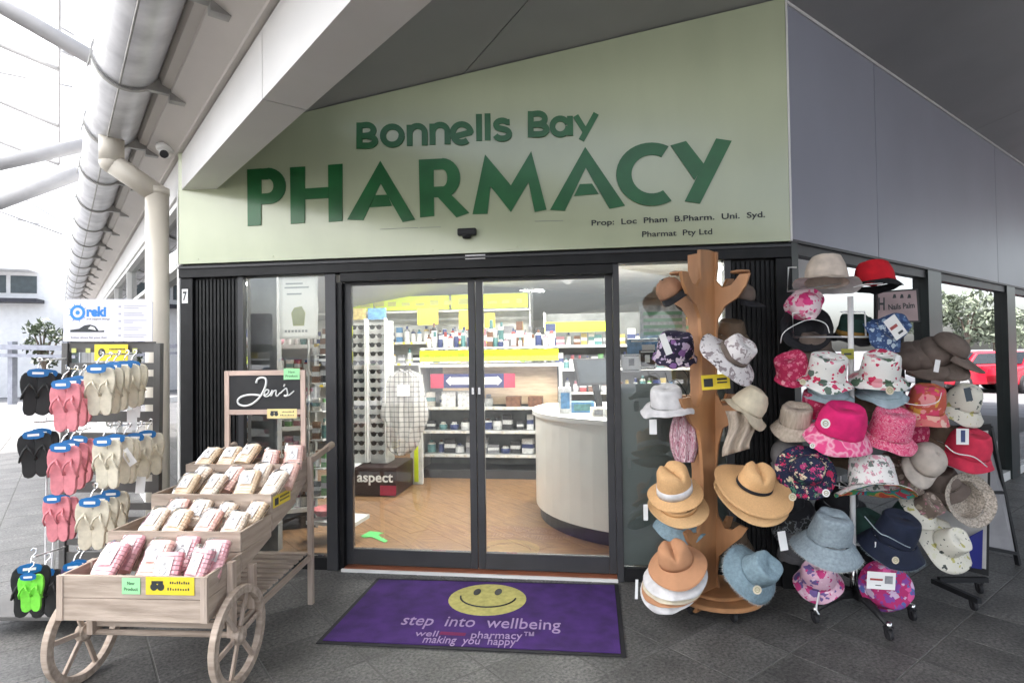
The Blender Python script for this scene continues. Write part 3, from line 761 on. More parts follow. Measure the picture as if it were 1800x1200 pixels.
# shelving
def cols_(r): return r.choice([(.6,.1,.08),(.75,.7,.65),(.08,.12,.3),(.05,.05,.06),(.7,.55,.1),(.15,.4,.35),(.55,.2,.3),(.8,.8,.8),(.3,.3,.32),(.2,.45,.6),(.75,.3,.35),(.5,.45,.35)])
pmats = [mat('packet_%s' % n_, c, .45, var=.25, scale=25) for n_, c in [('red', (.42,.06,.06)), ('cream', (.7,.66,.58)), ('navy', (.04,.06,.18)), ('black', (.03,.03,.035)), ('gold', (.5,.38,.12)), ('teal', (.10,.26,.26)), ('rose', (.5,.22,.27)), ('white', (.75,.75,.74)), ('grey', (.28,.28,.3)), ('blue', (.12,.3,.55)), ('green', (.15,.4,.12)), ('brown', (.2,.09,.05))]]
rp = random.Random(3)
def bottle_mesh(kind):
    return bottle_geo(kind)
def bottle_geo(kind):
    b = MB()
    if kind == 0: b.box(-.5, .5, -.5, .5, 0, .96); b.box(-.51, .51, -.51, .51, .35, .62)
    elif kind == 1: b.lathe([(0, 0), (.42, 0), (.45, .04), (.45, .66), (.3, .78), (.18, .8), (.18, .97), (0, .98)], 10)
    else: b.lathe([(0, 0), (.4, 0), (.48, .3), (.42, .62), (.26, .64), (.26, .9), (.22, .92), (0, .92)], 10)
    return b
pme = {}
def product(p, w_, h_, where, grp, pal=None):
    kind = rp.choice([0, 0, 1, 2]); mi = rp.randrange(len(pmats)) if pal is None else rp.choice(pal)
    key = (kind, mi)
    nm = ['carton', 'bottle', 'jar'][kind]
    if key not in pme:
        o = bottle_mesh(kind).build(nm, pmats[mi]); pme[key] = o.data; o.data.materials.append(pmats[7 if mi not in (1, 7) else (mi*5) % 11]); o.data.materials.append(pmats[(mi*3+2) % 12])
        for f_ in o.data.polygons:
            cz = f_.center.z
            if kind == 0 and abs(f_.center.x) < .52 and .34 < cz < .63 and (abs(f_.center.y) > .505 or abs(f_.center.x) > .505): f_.material_index = 1
            elif kind and (.1 < cz < .55) and abs(f_.normal.z) < .4 and f_.area > .02: f_.material_index = 1
            elif kind and cz > .8: f_.material_index = 2
    else: o = MB().build(nm, None, data=pme[key])
    o.location = p; o.scale = (w_, w_*.6 if kind == 0 else w_, h_)
    o.rotation_euler.z = rp.uniform(-.25, .25)
    tag(o, ('tall ' if h_ > .24 else 'small ')+pmats[mi].name[7:]+' '+nm+' '+where, nm, grp+' ('+nm+')')
def shelf_unit(name, label, x0, x1, y, zs, dep, m, back=True, z1=None, M=None):
    t = thing(name, label, 'shelves', M if M is not None else Mat())
    for z in zs:
        b = MB(); b.box(x0, x1, y, y+dep, z-.025, z); b.build('shelf', m, t)
        b = MB(); b.box(x0, x1, y-.004, y-.0005, z-.034, z+.004); b.build('price_rail', M_shelf, t)
    z1 = z1 or zs[-1]+.3
    if back: b = MB(); b.box(x0, x1, y+dep, y+dep+.02, .1, z1); b.build('back_panel', m, t)
    for x in (x0-.02, x1):
        b = MB(); b.box(x, x+.02, y, y+dep+.02, 0, z1); b.build('side_upright', M_shelf, t)
    b = MB(); b.box(x0, x1, y+.03, y+dep, 0, .12); b.build('plinth', M_kick, t)
    return t
# middle gondola
g = shelf_unit('middle_gondola', 'middle shelving unit with lime price strips behind the sliding doors', -2.2, -.42, 3.12, (.32, .62, .92, 1.46), .45, M_shelfg, z1=1.47)
b = MB(); b.box(-2.2, -.42, 3.108, 3.114, 1.50, 1.64); b.build('lime_strip', M_lime, g)
b = MB(); b.box(-2.2, -.42, 3.11, 3.57, 1.655, 1.68); b.build('top_shelf', M_shelf, g)
b = MB(); b.box(-1.95, -.45, 3.3, 3.32, .94, 1.44); b.build('timber_board', mat('pale_timber', (.62, .46, .30), .6, scale=5, stretch=(1, 8, 8)), g)
x = -2.12
while x < -.45:
    product(Vec((x, 3.25, 1.68)), rp.uniform(.05, .09), rp.uniform(.10, .24), 'on top of the middle shelves', 'products on top of the middle shelves', [0, 1, 2, 3, 5, 6, 7, 8, 6, 11]); x += rp.uniform(.065, .10)
x = -2.1
while x < -.5:
    product(Vec((x, 3.45, 1.68)), rp.uniform(.08, .13), rp.uniform(.22, .42), 'at the back of the top middle shelf', 'tall products at the back of the middle shelf', [2, 3, 5, 1, 8, 8, 11, 3]); x += rp.uniform(.10, .15)
for z, wh in ((.32, 'low'), (.62, 'second'), (.92, 'third')):
    x = -2.1
    while x < -.5:
        if z < .9 or x < -1.3: product(Vec((x, 3.27, z)), rp.uniform(.08, .15), rp.uniform(.1, .22), 'on the %s shelf of the middle unit' % wh, 'products on the %s middle shelf' % wh, [7, 8, 8, 3, 1, 3]); x += rp.uniform(.12, .17)
        else: x += .2
for x, c, lab in ((-1.83, 1, 'white carton with small coloured print on the third middle shelf'), (-1.62, 1, 'second white carton beside the plaid shirt on the middle shelf'), (-1.0, 11, 'dark timber drawer box on the third middle shelf'), (-.72, 11, 'reddish brown folded pouch beside the timber drawer box')):
    b = MB(); b.box(-.09, .09, -.08, .08, 0, .2 if c == 1 else .13); b.box(-.092, .092, -.083, -.0805, .1, .12)
    o = b.build('carton', pmats[7 if c == 1 else 11]); o.location = (x, 3.2, .92); tag(o, lab, 'box')
b = MB()
for z in (.32, .62, .92, 1.46, 1.68):
    x = -2.18
    while x < -.46: b.box(x, x+rp.uniform(.03, .07), 3.1105, 3.1135, z-.034, z-.002); x += rp.uniform(.09, .2)
tag(b.build('price_ticket', pmats[1], g), kind='stuff')
b = MB(); x = -2.17
while x < -.5:
    w_ = rp.uniform(.05, .16)
    b.box(x, min(x+w_, -.44), 3.1045, 3.1075, 1.53+rp.uniform(0, .02), 1.58+rp.uniform(0, .03)); x += w_+rp.uniform(.03, .12)
tag(b.build('strip_print', mat('olive_print', (.42, .52, .02), .5), g), kind='stuff')
# blue arrow signs
for xa, xb, dirn, lab in ((785, 872, -1, 'dark blue sign with white arrow pointing left above the shelves'), (860, 905, 1, 'dark blue sign with white arrow pointing right above the shelves')):
    pass
a = ony(757, 682, 3.05); c = ony(905, 656, 3.05)
ar = thing('arrow_sign', 'dark blue sign with long white double arrow and red ends on the shelves', 'sign', Vec((0, 0, 0)))
zc = (a.z+c.z)/2
b = MB(); b.box(a.x+.17, c.x-.14, 3.05, 3.06, a.z, c.z); b.build('sign_board', mat('navy_board', (.012, .02, .12), .5), ar)
b = MB(); b.box(a.x, a.x+.169, 3.05, 3.06, a.z-.0, c.z); b.box(c.x-.139, c.x, 3.05, 3.06, a.z, c.z); b.build('red_end', mat('red_board', (.5, .02, .07), .5), ar)
b = MB(); b.prism([(a.x+.20, zc), (a.x+.26, zc+.06), (a.x+.26, zc+.045), (c.x-.22, zc+.045), (c.x-.22, zc+.06), (c.x-.16, zc), (c.x-.22, zc-.06), (c.x-.22, zc-.045), (a.x+.26, zc-.045), (a.x+.26, zc-.06)], 0, .002, XZ(0, 3.0485, 0)); b.build('white_arrow', M_paper, ar)

# back wall bays with lime headers
g = shelf_unit('back_wall_shelves', 'tall back wall shelves with yellow header boards above them', -4.9, -1.0, 5.2, (.4, .75, 1.1, 1.45, 1.8), .4, M_shelf, z1=2.62)
b = MB()
for k in range(3): b = MB(); b.box(-4.88+1.3*k, -3.62+1.3*k, 5.17, 5.19, 2.33, 2.56); b.build('header_board', M_lime, g)
b = MB(); b.box(-4.9, -1.0, 5.10, 5.19, 2.28, 2.31); b.build('header_rail', M_shelf, g)
b = MB()
for k in range(16):
    x = -4.8+k*.24; b.box(x, x+rp.uniform(.08, .2), 5.164, 5.1685, 2.40, 2.40+rp.uniform(.04, .1))
tag(b.build('header_print', mat('header_ink', (.50, .50, .10), .5), g), kind='stuff')
b = MB()
for z in (.4, .75, 1.1, 1.45, 1.8):
    x = -4.85
    while x < -1.1: b.box(x, x+rp.uniform(.03, .08), 5.191, 5.195, z-.034, z+.002); x += rp.uniform(.1, .3)
tag(b.build('price_ticket', M_ytag, g), kind='stuff')
for z, wh in ((1.45, 'middle'), (1.8, 'upper'), (1.1, 'lower')):
    x = -4.8
    while x < -1.1:
        product(Vec((x, 5.33, z)), rp.uniform(.08, .12), rp.uniform(.14, .28), 'on the %s shelf along the back wall' % wh, 'products on the %s back wall shelf' % wh); x += rp.uniform(.095, .14)
g2 = shelf_unit('corner_shelves', 'grey shelves with small green and brown products right of centre', -.7, 1.45, 4.6, (.6, 1.0, 1.35, 1.7), .4, M_shelfg, z1=2.2)
b = MB(); b.box(-.7, .2, 4.585, 4.597, 1.9, 2.05); b.build('header_board', M_lime, g2)
for z, wh in ((1.0, 'lower'), (1.35, 'middle'), (1.7, 'upper')):
    x = -.6
    while x < 1.35:
        product(Vec((x, 4.72, z)), rp.uniform(.07, .12), rp.uniform(.13, .26), 'on the %s grey corner shelf' % wh, 'products on the %s corner shelf' % wh); x += rp.uniform(.09, .13)
# yellow price cards hanging from the back header
for px, py, wpx, hpx, lab in ((752, 556, 36, 30, 'yellow price card hanging over the back shelves, left one'), (815, 562, 16, 34, 'narrow yellow price card beside the door joint'), (861, 563, 18, 26, 'yellow price card right of the door joint'), (1208, 570, 22, 26, 'yellow card behind the right shop window')):
    Y_ = 5.0 if px < 1000 else .9
    a = ony(px-wpx/2, py+hpx/2, Y_); c = ony(px+wpx/2, py-hpx/2, Y_)
    b = MB(); b.box(a.x, c.x, Y_, Y_+.004, a.z, c.z); b.box(a.x+.02, c.x-.02, Y_-.002, Y_-.0005, (a.z+c.z)/2-.01, (a.z+c.z)/2+.01); tag(b.build('price_card', M_ytag), lab, 'card')

# sunglasses towers
ss = thing('sunglasses_stand', 'tall white sunglasses stand with black and white lettered base inside the left door', 'display stand')
a = ony(614, 873, 2.2)
x0, x1 = ony(613, 800, 2.3).x, ony(696, 800, 2.3).x
b = MB(); b.box(x0-.05, x0+.14, 2.14, 2.75, .02, .34); b.build('stand_base', M_white, ss, bevel=.01)
b = MB(); b.box(x0+.141, x1+.06, 2.13, 2.75, .02, .34); b.build('base_front', mat('dark_base', (.02, .008, .01), .4), ss, bevel=.01)
text('base_lettering', 'aspect', XZ(x0+.17, 2.128, .14), .42, .13, M_chalk, ss, .02)
b = MB(); b.box(x0+.44, x1+.058, 2.125, 2.1285, .03, .14); b.build('red_label', mat('crimson_label', (.35, .02, .06), .5), ss)
tw = [(x0+.02, x0+.20), (x0+.235, x0+.44)]
for (xa, xb) in tw:
    b = MB(); b.box(xa, xb, 2.38, 2.62, .34, 2.0); b.build('display_tower', M_shelf, ss)
    for xx in (xa-.012, xb):
        b = MB(); b.box(xx, xx+.012, 2.30, 2.38, .36, 2.02); b.build('tower_edge', M_white, ss)
    b = MB(); b.box(xa, xb, 2.33, 2.38, 2.01, 2.14); b.build('tower_header', pmats[4] if xa < tw[1][0]-.1 else pmats[9], ss)
def glasses_mb():
    b = MB()
    for sx in (-1, 1):
        b.prism([(sx*.036+.030*cos(a_)*(1 if abs(cos(a_)) < .8 else .95), .021*sin(a_)-(.004 if sin(a_) < 0 else 0)) for a_ in [2*pi*k/10 for k in range(10)]], 0, .004, XZ(0, 0, 0))
        b.bar((sx*.068, 0, .008), (sx*.062, .10, .008), .004, .008)
    b.bar((-.01, -.002, .006), (.01, -.002, .006), .004, .005); b.box(-.07, .07, -.005, .0, .010, .016)
    return b
gme = None
ORD = 'first second third fourth fifth sixth seventh eighth ninth tenth eleventh twelfth thirteenth fourteenth fifteenth'.split()
M_lens = mat('dark_lens', (.012, .012, .014), .12, var=.4, scale=30, coat=.4)
for (xa, xb) in tw:
    for k in range(15):
        z = .48+k*.103
        b = glasses_mb()
        if gme is None: o = b.build('sunglasses', M_lens); gme = o.data
        else: o = MB().build('sunglasses', None, data=gme)
        o.location = ((xa+xb)/2+rp.uniform(-.008, .008), 2.32, z); o.scale = (1.15, 1, 1.2); o.rotation_euler.z = rp.uniform(-.1, .1)
        tag(o, 'dark sunglasses in the %s row from the bottom of the %s display tower' % (ORD[k], 'left' if xa == tw[0][0] else 'right'), 'sunglasses', 'sunglasses on the display tower')

# plaid shirt on a hanger
sh = thing('hanging_shirt', 'sheer white checked shirt on a black hanger inside the left door', 'shirt')
Ys = 2.35
def sp(px, py): return facade(px, py, Ys)
M_shirt = mat('checked_voile', (.52, .5, .47), .85, var=.06, scale=10)
nn = M_shirt.node_tree; bn = nn.nodes['Principled BSDF']; tcn = [q for q in nn.nodes if q.type == 'TEX_COORD'][0]
prev_ = None
for k, ax in enumerate(('X', 'Z')):
    wv = nn.nodes.new('ShaderNodeTexWave'); wv.bands_direction = ax; wv.inputs['Scale'].default_value = 5.5; wv.inputs['Distortion'].default_value = .8; wv.inputs['Detail'].default_value = 0
    nn.links.new(tcn.outputs['Object'], wv.inputs['Vector'])
    cr = nn.nodes.new('ShaderNodeValToRGB'); cr.color_ramp.elements[0].position = .80; cr.color_ramp.elements[0].color = (1,1,1,1); cr.color_ramp.elements[1].position = .95; cr.color_ramp.elements[1].color = (.5,.5,.52,1)
    nn.links.new(wv.outputs[0], cr.inputs[0])
    mx = nn.nodes.new('ShaderNodeMix'); mx.data_type = 'RGBA'; mx.blend_type = 'MULTIPLY'; mx.inputs[0].default_value = 1
    if prev_ is None:
        src_ = bn.inputs['Base Color'].links[0].from_socket
    else: src_ = prev_
    nn.links.new(src_, mx.inputs[6]); nn.links.new(cr.outputs[0], mx.inputs[7]); prev_ = mx.outputs[2]
nn.links.new(prev_, bn.inputs['Base Color'])
rowsL = [(652, 697), (660, 684), (680, 676), (705, 672), (730, 667), (746, 676), (762, 676), (780, 678), (792, 686), (799, 700)]
rowsR = [(652, 727), (660, 741), (680, 745), (705, 750), (730, 754), (744, 750), (762, 742), (780, 737), (795, 728), (799, 715)]
def shirt(u, v):
    k = v*(len(rowsL)-1); i = min(int(k), len(rowsL)-2); f_ = k-i
    y = rowsL[i][0]*(1-f_)+rowsL[i+1][0]*f_; xl = rowsL[i][1]*(1-f_)+rowsL[i+1][1]*f_; xr = rowsR[i][1]*(1-f_)+rowsR[i+1][1]*f_
    p = ony(xl+(xr-xl)*u, y, Ys)
    p.y += -.07*math.sqrt(max(0, 1-(2*u-1)**2)) - .02*sin(u*19)*v - .008*sin(u*43+v*3)
    return p
b = MB(); b.sheet(shirt, 30, 24); b.build('shirt_body', M_shirt, sh, smooth=True, solid=.004)
b = MB()
for s_ in (-1, 1): b.tube([ony(712, 655, Ys-.085), ony(712+s_*8, 649, Ys-.06), ony(712+s_*14, 655, Ys-.02)], .008, n=6)
b.build('collar', M_shirt, sh)
b = MB(); b.tube([ony(697, 657, Ys-.02), ony(712, 650, Ys), ony(729, 657, Ys-.02)], .008); b.tube([ony(712, 650, Ys), ony(712, 644, Ys), ony(716, 641, Ys), ony(712, 637, Ys)], .004); b.build('hanger', M_black, sh)
b = MB(); c_ = ony(698, 676, Ys-.092); b.box(c_.x, c_.x+.15, Ys-.096, Ys-.092, c_.z-.13, c_.z); b.build('shirt_label', M_paper, sh)
b = MB(); b.box(-.004, .004, 0, .3, 0, .008, Mat.Translation(ony(712, 634, Ys)));  b.build('hook_rail', M_chrome, sh)
# white pegboard panel standing right of the shirt
pp = thing('end_panel', 'white and lime end panel beside the plaid shirt', 'panel', Vec((0, 0, 0)))
a = ony(722, 856, 2.75); c = ony(742, 770, 2.75)
b = MB(); b.box(a.x, c.x, 2.75, 2.8, 0.02, 1.35); b.build('panel_board', M_shelf, pp)
b = MB(); b.box(a.x+.05, c.x-.05, 2.742, 2.749, .05, .75); b.build('lime_band', M_lime, pp)
# green arrow sticker on the floor
fs = MB(); a = onz(635, 940, .013); e = onz(682, 948, .013); up_ = onz(655, 932, .013)
pts = [onz(*q, .013) for q in ((634, 942), (650, 933), (675, 936), (664, 940), (682, 950), (676, 953), (652, 943), (640, 945))]
fs.prism([(p.x, p.y) for p in pts], .0125, .0145); tag(fs.build('floor_arrow', mat('green_sticker', (.12, .55, .16), .5)), 'green arrow sticker on the timber floor inside the left door', 'sticker')

# things on the counter
def boxthing(name, label, cat, px, py, Y, w_, d_, h_, m, rz=0, tilt=0, extra=None):
    p = ony(px, py, Y); t = thing(name, label, cat, Mat.Translation(p) @ Mat.Rotation(rz, 4, 'Z') @ Mat.Rotation(tilt, 4, 'X'))
    b = MB(); b.box(-w_/2, w_/2, 0, d_, 0, h_); b.build(name+'_body', m, t, bevel=.004)
    b = MB(); b.box(-w_*.36, w_*.36, -.004, -.001, h_*.2, h_*.8); b.build(name+'_face', extra or pmats[9], t)
    return t
z_ = 1.04
def onctr(px, Y): p = ony(px, 600, Y); p.z = z_; return p
for name, lab, cat, px, Y, w_, d_, h_, m, e in (
    ('leaflet_stand', 'pale blue leaflet stand on the white counter', 'leaflet stand', 992, 1.15, .11, .08, .24, pmats[7], pmats[9]),
    ('gift_box', 'blue gift box behind leaflet stand on the counter', 'box', 1022, 1.25, .22, .12, .10, pmats[9], pmats[5]),
    ('card_terminal', 'grey payment terminal on the counter near the right door edge', 'card terminal', 1050, .95, .10, .16, .07, pmats[1], pmats[8]),
    ('tissue_box', 'small white box at the right end of the counter', 'box', 1068, .9, .08, .1, .07, pmats[7], pmats[1])):
    p = onctr(px, Y); t = thing(name, lab, cat, Mat.Translation(p) @ Mat.Rotation(.15, 4, 'Z'))
    b = MB(); b.box(-w_/2, w_/2, 0, d_, 0, h_); b.build('body', m, t, bevel=.004)
    b = MB(); b.box(-w_*.36, w_*.36, -.004, -.001, h_*.2, h_*.8); b.build('print', e, t)
mo = thing('till_monitor', 'black till monitor tilted on a stand over the counter', 'monitor', Mat.Translation(ony(1050, 672, 1.35)) @ Mat.Rotation(.5, 4, 'Z') @ Mat.Rotation(-.35, 4, 'X'))
b = MB(); b.box(-.2, .2, 0, .03, -.02, .24); b.build('screen_case', M_black, mo, bevel=.005)
b = MB(); b.box(-.18, .18, -.003, -.0005, 0, .22); b.build('screen', mat('dull_screen', (.06, .07, .08), .2), mo)
b = MB(); b.box(-.03, .03, .03, .06, -.22, .1); b.build('stand_neck', M_black, mo)
# behind the left window: toy display, mirrored cabinet, baskets
tb_ = thing('poster', 'white printed poster with pale yellow bag drawing hung inside the left window', 'poster')
a = ony(493, 596, .10); c = ony(560, 482, .10)
def poster(u, v): return Vec((a.x+(c.x-a.x)*u, .085+.006*sin(v*11+u*3), a.z+(c.z-a.z)*v))
b = MB(); b.sheet(poster, 8, 16); b.build('poster_sheet', translucent('translucent_paper', (.86, .86, .84), .45), tb_, smooth=True, solid=.002)
b = MB(); 
for k, (x_, z_0, w_) in enumerate([(.06, .42, .14), (.05, .39, .2), (.07, .34, .12)]): b.box(a.x+x_, a.x+x_+w_, .074, .0745, a.z+z_0, a.z+z_0+.012)
for k in range(7): b.box(a.x+.05+k*.028, a.x+.068+k*.028, .074, .0745, a.z+.05, a.z+.068)
b.build('poster_print', mat('faint_ink', (.42, .45, .46), .7), tb_)
b = MB(); b.prism([(a.x+.12, a.z+.10), (a.x+.21, a.z+.10), (a.x+.22, a.z+.20), (a.x+.19, a.z+.25), (a.x+.13, a.z+.24), (a.x+.105, a.z+.2)], 0, .0008, XZ(0, .0742, 0)); b.build('poster_drawing', mat('pale_lime_ink', (.62, .64, .30), .7), tb_)
CBM = Mat.Translation(Vec((ony(523, 700, .9).x, .9, 0))) @ Mat.Rotation(radians(28), 4, 'Z')
cab = shelf_unit('window_cabinet', 'white shelved cabinet with rows of pink and dark goods inside the left window', -.17, .15, 0, (.2, .45, .7, .95, 1.2, 1.45, 1.7), .22, M_shelf, z1=1.95, M=CBM)
for z, wh in ((.2, 'bottom'), (.45, 'second'), (.7, 'third'), (.95, 'fourth'), (1.2, 'fifth'), (1.45, 'sixth'), (1.7, 'top')):
    x = -.14
    while x < .13:
        product(CBM @ Vec((x, .08, z)), rp.uniform(.045, .07), rp.uniform(.1, .17), 'on the %s shelf of the window cabinet' % wh, 'goods on the %s shelf of the window cabinet' % wh, [6, 0, 3, 6, 11, 1, 10]); x += rp.uniform(.055, .08)
SX = ony(556, 700, .5).x
sl_ = thing('slim_rack', 'slim white rack with coloured packets at the right edge of the left window', 'rack', Vec((0, 0, 0)))
for k in range(6):
    b = MB(); b.box(SX-.06, SX+.06, .5, .75, .4+k*.24, .41+k*.24); b.build('rack_shelf', M_shelf, sl_)
b = MB(); b.box(SX-.078, SX-.068, .5, .52, .1, 1.85); b.build('rack_upright', M_shelf, sl_)
for k in range(6): product(Vec((SX-.03, .56, .41+k*.24)), .06, rp.uniform(.1, .19), 'in the slim rack behind the left window', 'packets in the slim rack', [4, 3, 1, 8, 11]); product(Vec((SX+.03, .58, .41+k*.24)), .05, rp.uniform(.1, .19), 'in the slim rack behind the left window', 'packets in the slim rack', [4, 3, 1, 8, 11, 10])
# soft toys in the window
def soft_toy(px, py, Y, r, m1, m2, label):
    p = ony(px, py, Y); t = thing('soft_toy', label, 'toy', p)
    for nm, c_, rr_, m in (('body', (0, 0, 0), r, m1), ('head', (0, -.02, r*1.35), r*.75, m2), ('ear', (-r*.5, 0, r*2.0), r*.28, m2), ('ear', (r*.5, 0, r*2.0), r*.28, m2), ('paw', (-r*.8, -.03, -r*.5), r*.38, m1), ('paw', (r*.8, -.03, -r*.5), r*.38, m1)):
        b = MB(); b.lathe([(rr_*sin(pi*k/8)+.0004, -rr_*cos(pi*k/8)) for k in range(9)], 12, Mat.Translation(c_)); b.build(nm, m, t, smooth=True)
soft_toy(480, 590, .75, .10, pmats[6], mat('orange_plush', (.7, .2, .05), .9), 'orange and pink soft toy on the cabinet behind the left window')
soft_toy(462, 625, .7, .08, pmats[6], pmats[6], 'pink soft toy below the orange toy in the left window')
bk = thing('wire_basket_stand', 'low white tray stand with red bowl low behind the left window', 'stand', Vec((-2.25, .62, 0)))
b = MB(); b.prism([(-.2, -.05), (.25, -.12), (.27, .2), (-.1, .25)], .16, .19); b.build('tray', M_shelf, bk)
b = MB(); b.lathe([(0, .0), (.08, .01), (.12, .07), (.115, .07), (.07, .02), (0, .015)], 14, Mat.Translation((-.08, .08, .2))); b.build('red_bowl', pmats[0], bk, smooth=True)
b = MB(); b.box(.02, .04, .04, .06, .19, 1.0); b.build('pole', M_shelf, bk)
# right window: notices
for px, py, wpx, hpx, Y_, m, lab, nm in ((1165, 565, 80, 60, .5, pmats[7], 'white and green poster behind the right shop window', 'poster'), (1110, 638, 32, 32, .062, M_paper, 'small white notice on the glass above the frosted panel', 'notice'),
        (1138, 632, 28, 34, .3, M_black, 'small black sign beside the notice behind the right window', 'sign'), (1140, 615, 75, 40, .45, pmats[9], 'violet box sign low behind the right window', 'sign'), (1200, 590, 60, 60, .6, mat('peach_card', (.72, .42, .3), .6), 'peach card display behind the tree stand', 'card')):
    a = ony(px-wpx/2, py+hpx/2, Y_); c = ony(px+wpx/2, py-hpx/2, Y_); t = thing(nm, lab, nm, Vec((a.x, Y_, a.z)))
    W2, H2 = c.x-a.x, c.z-a.z
    b = MB(); b.box(0, W2, 0, .004, 0, H2); b.build('board', m, t)
    b = MB()
    if hpx > 50:
        for k in range(4): b.box(W2*.08, W2*.92, -.002, -.0005, H2*(.1+.2*k), H2*(.2+.2*k))
        b.build('green_print', mat('mint_print', (.25, .5, .3), .6), t)
    else:
        b.box(W2*.1, W2*.9, -.002, -.0005, H2*.08, H2*.14); b.box(W2*.35, W2*.65, -.002, -.0005, H2*.35, H2*.75); b.box(W2*.1, W2*.9, -.002, -.0005, H2*.88, H2*.95); b.build('print', M_ink if m is M_paper else M_paper, t)

# ================================================================== LEFT BACKGROUND
cy = thing('fabric_canopy', 'bright white stretched fabric canopy on pale steel tubes left of the gutter', 'canopy')
def fab(u, v):
    s_ = -5+17*u; n_ = .75+9*v
    return A0+LD*s_+LN*n_+Vec((0, 0, 6.2+1.9*v+.35*sin(pi*v)*abs(sin(pi*s_/7))))
for k in range(6):
    b = MB(); b.sheet(lambda u, v: fab((k+u*.985)/6, v), 8, 8); b.build('fabric_panel', M_fabric, cy, smooth=True)
def tubes(name, parent, m, *segs):
    for p, q, r in segs: b = MB(); b.tube([p, q], r, n=12); b.build(name, m, parent, smooth=True)
for k in range(7):
    b = MB(); b.tube([fab(k/6, v/8)-Vec((0, 0, .05)) for v in range(9)], .045, n=8); b.build('canopy_rib', M_steelt, cy, smooth=True)
for v in (0, .33, .66, 1):
    b = MB(); b.tube([fab(k/24, v)-Vec((0, 0, .04)) for k in range(25)], .02, n=6); b.build('canopy_cable', M_steelt, cy)
tubes('steel_tube', cy, M_steelt, (V(165, 104, 6.2), V(-260, -140, 5.6), .085), (V(150, 255, 8.2), V(-200, 330, 7.6), .095), (V(140, 304, 10), V(-200, 428, 9.4), .12),
      (V(130, 62, 9), V(-30, -30, 8.4), .02), (V(130, 100, 9), V(0, 44, 8.5), .02), (V(128, 153, 10), V(-20, 124, 9.5), .018), (V(120, 205, 12), V(-20, 180, 11.5), .012))
fr = thing('rear_canopy', 'white stretched fabric canopy over the open court behind the viewer', 'canopy')
for k in range(5):
    b = MB(); b.sheet(lambda u, v: B0-RD*(8.2+9*v)+RN*(-6+4*(k+u*.96))+Vec((0, 0, 4.6+1.2*sin(pi*v)+.5*sin(pi*u))), 8, 8); b.build('fabric_panel', M_fabric, fr, smooth=True)
    b = MB(); b.tube([B0-RD*8.1+RN*(-6.1+4*k)+Vec((0, 0, 4.5)), B0-RD*17.4+RN*(-6.1+4*k)+Vec((0, 0, 4.6))], .08, n=10); b.build('steel_tube', M_steelt, fr)
tubes('steel_tube', cy, M_steelt, (V(110, 412, 16), V(-60, 350, 15), .025), (V(90, 398, 18), V(-40, 372, 17), .02), (V(85, 416, 18), V(-40, 408, 18), .02), (V(100, 385, 18), V(-40, 300, 17), .02))
bd = thing('distant_building', 'white building with dark framed clerestory windows beyond the pavement at far left', 'building', Vec((0, 0, 0)))
o = V(-160, 560, 24); e = V(120, 560, 26); o.z = 0; e.z = 0
Mb = frame(o, e-o, z=Vec((0, 0, 1))); Lb = (e-o).length
M_bw = mat('render_white', (.8, .8, .8), .8, var=.04)
b = MB(); b.box(0, Lb, 0, 6, -.02, 5.4, Mb); b.build('wall', M_bw, bd)
b = MB(); b.box(-1, Lb*.84, -.9, 0, 4.05, 4.2, Mb); b.build('lower_eave', mat('dark_eave', (.03, .03, .04), .6), bd)
b = MB(); b.box(-1, Lb*.80, -1.1, 6, 5.4, 5.75, Mb); b.build('roof_edge', bd.children[1].data.materials[0], bd)
for k in range(4):
    b = MB(); b.box(Lb*(.02+.2*k), Lb*(.19+.2*k), -.03, -.001, 4.5, 5.25, Mb); b.build('clerestory_pane', mat('sky_pane', (.07, .09, .10), .2), bd)
ws = thing('walkway_shelter', 'pale grey steel beam on slim posts across the bright walkway at far left', 'shelter', Vec((0, 0, 0)))
o = V(-140, 607, 19.5); e = V(135, 612, 18.5)
b = MB(); b.bar(o, e, .2, .16); b.bar(o-Vec((0, 0, .27)), e-Vec((0, 0, .27)), .12, .10); b.build('shelter_beam', mat('shelter_grey', (.34, .35, .40), .5), ws)
for px in (22, -70, 118):
    p = onz(px, 716); p = V(px, 650, 19.2); b = MB(); b.box(p.x-.09, p.x+.09, p.y-.09, p.y+.09, 0, 2.2); b.build('shelter_post', ws.children[0].data.materials[0], ws)
b = MB(); b.bar(V(-160, 722, 18.4), V(140, 716, 18.6), .3, .25); tag(b.build('kerb_wall', M_bw), 'low white kerb wall behind the far left shelter posts', 'wall')

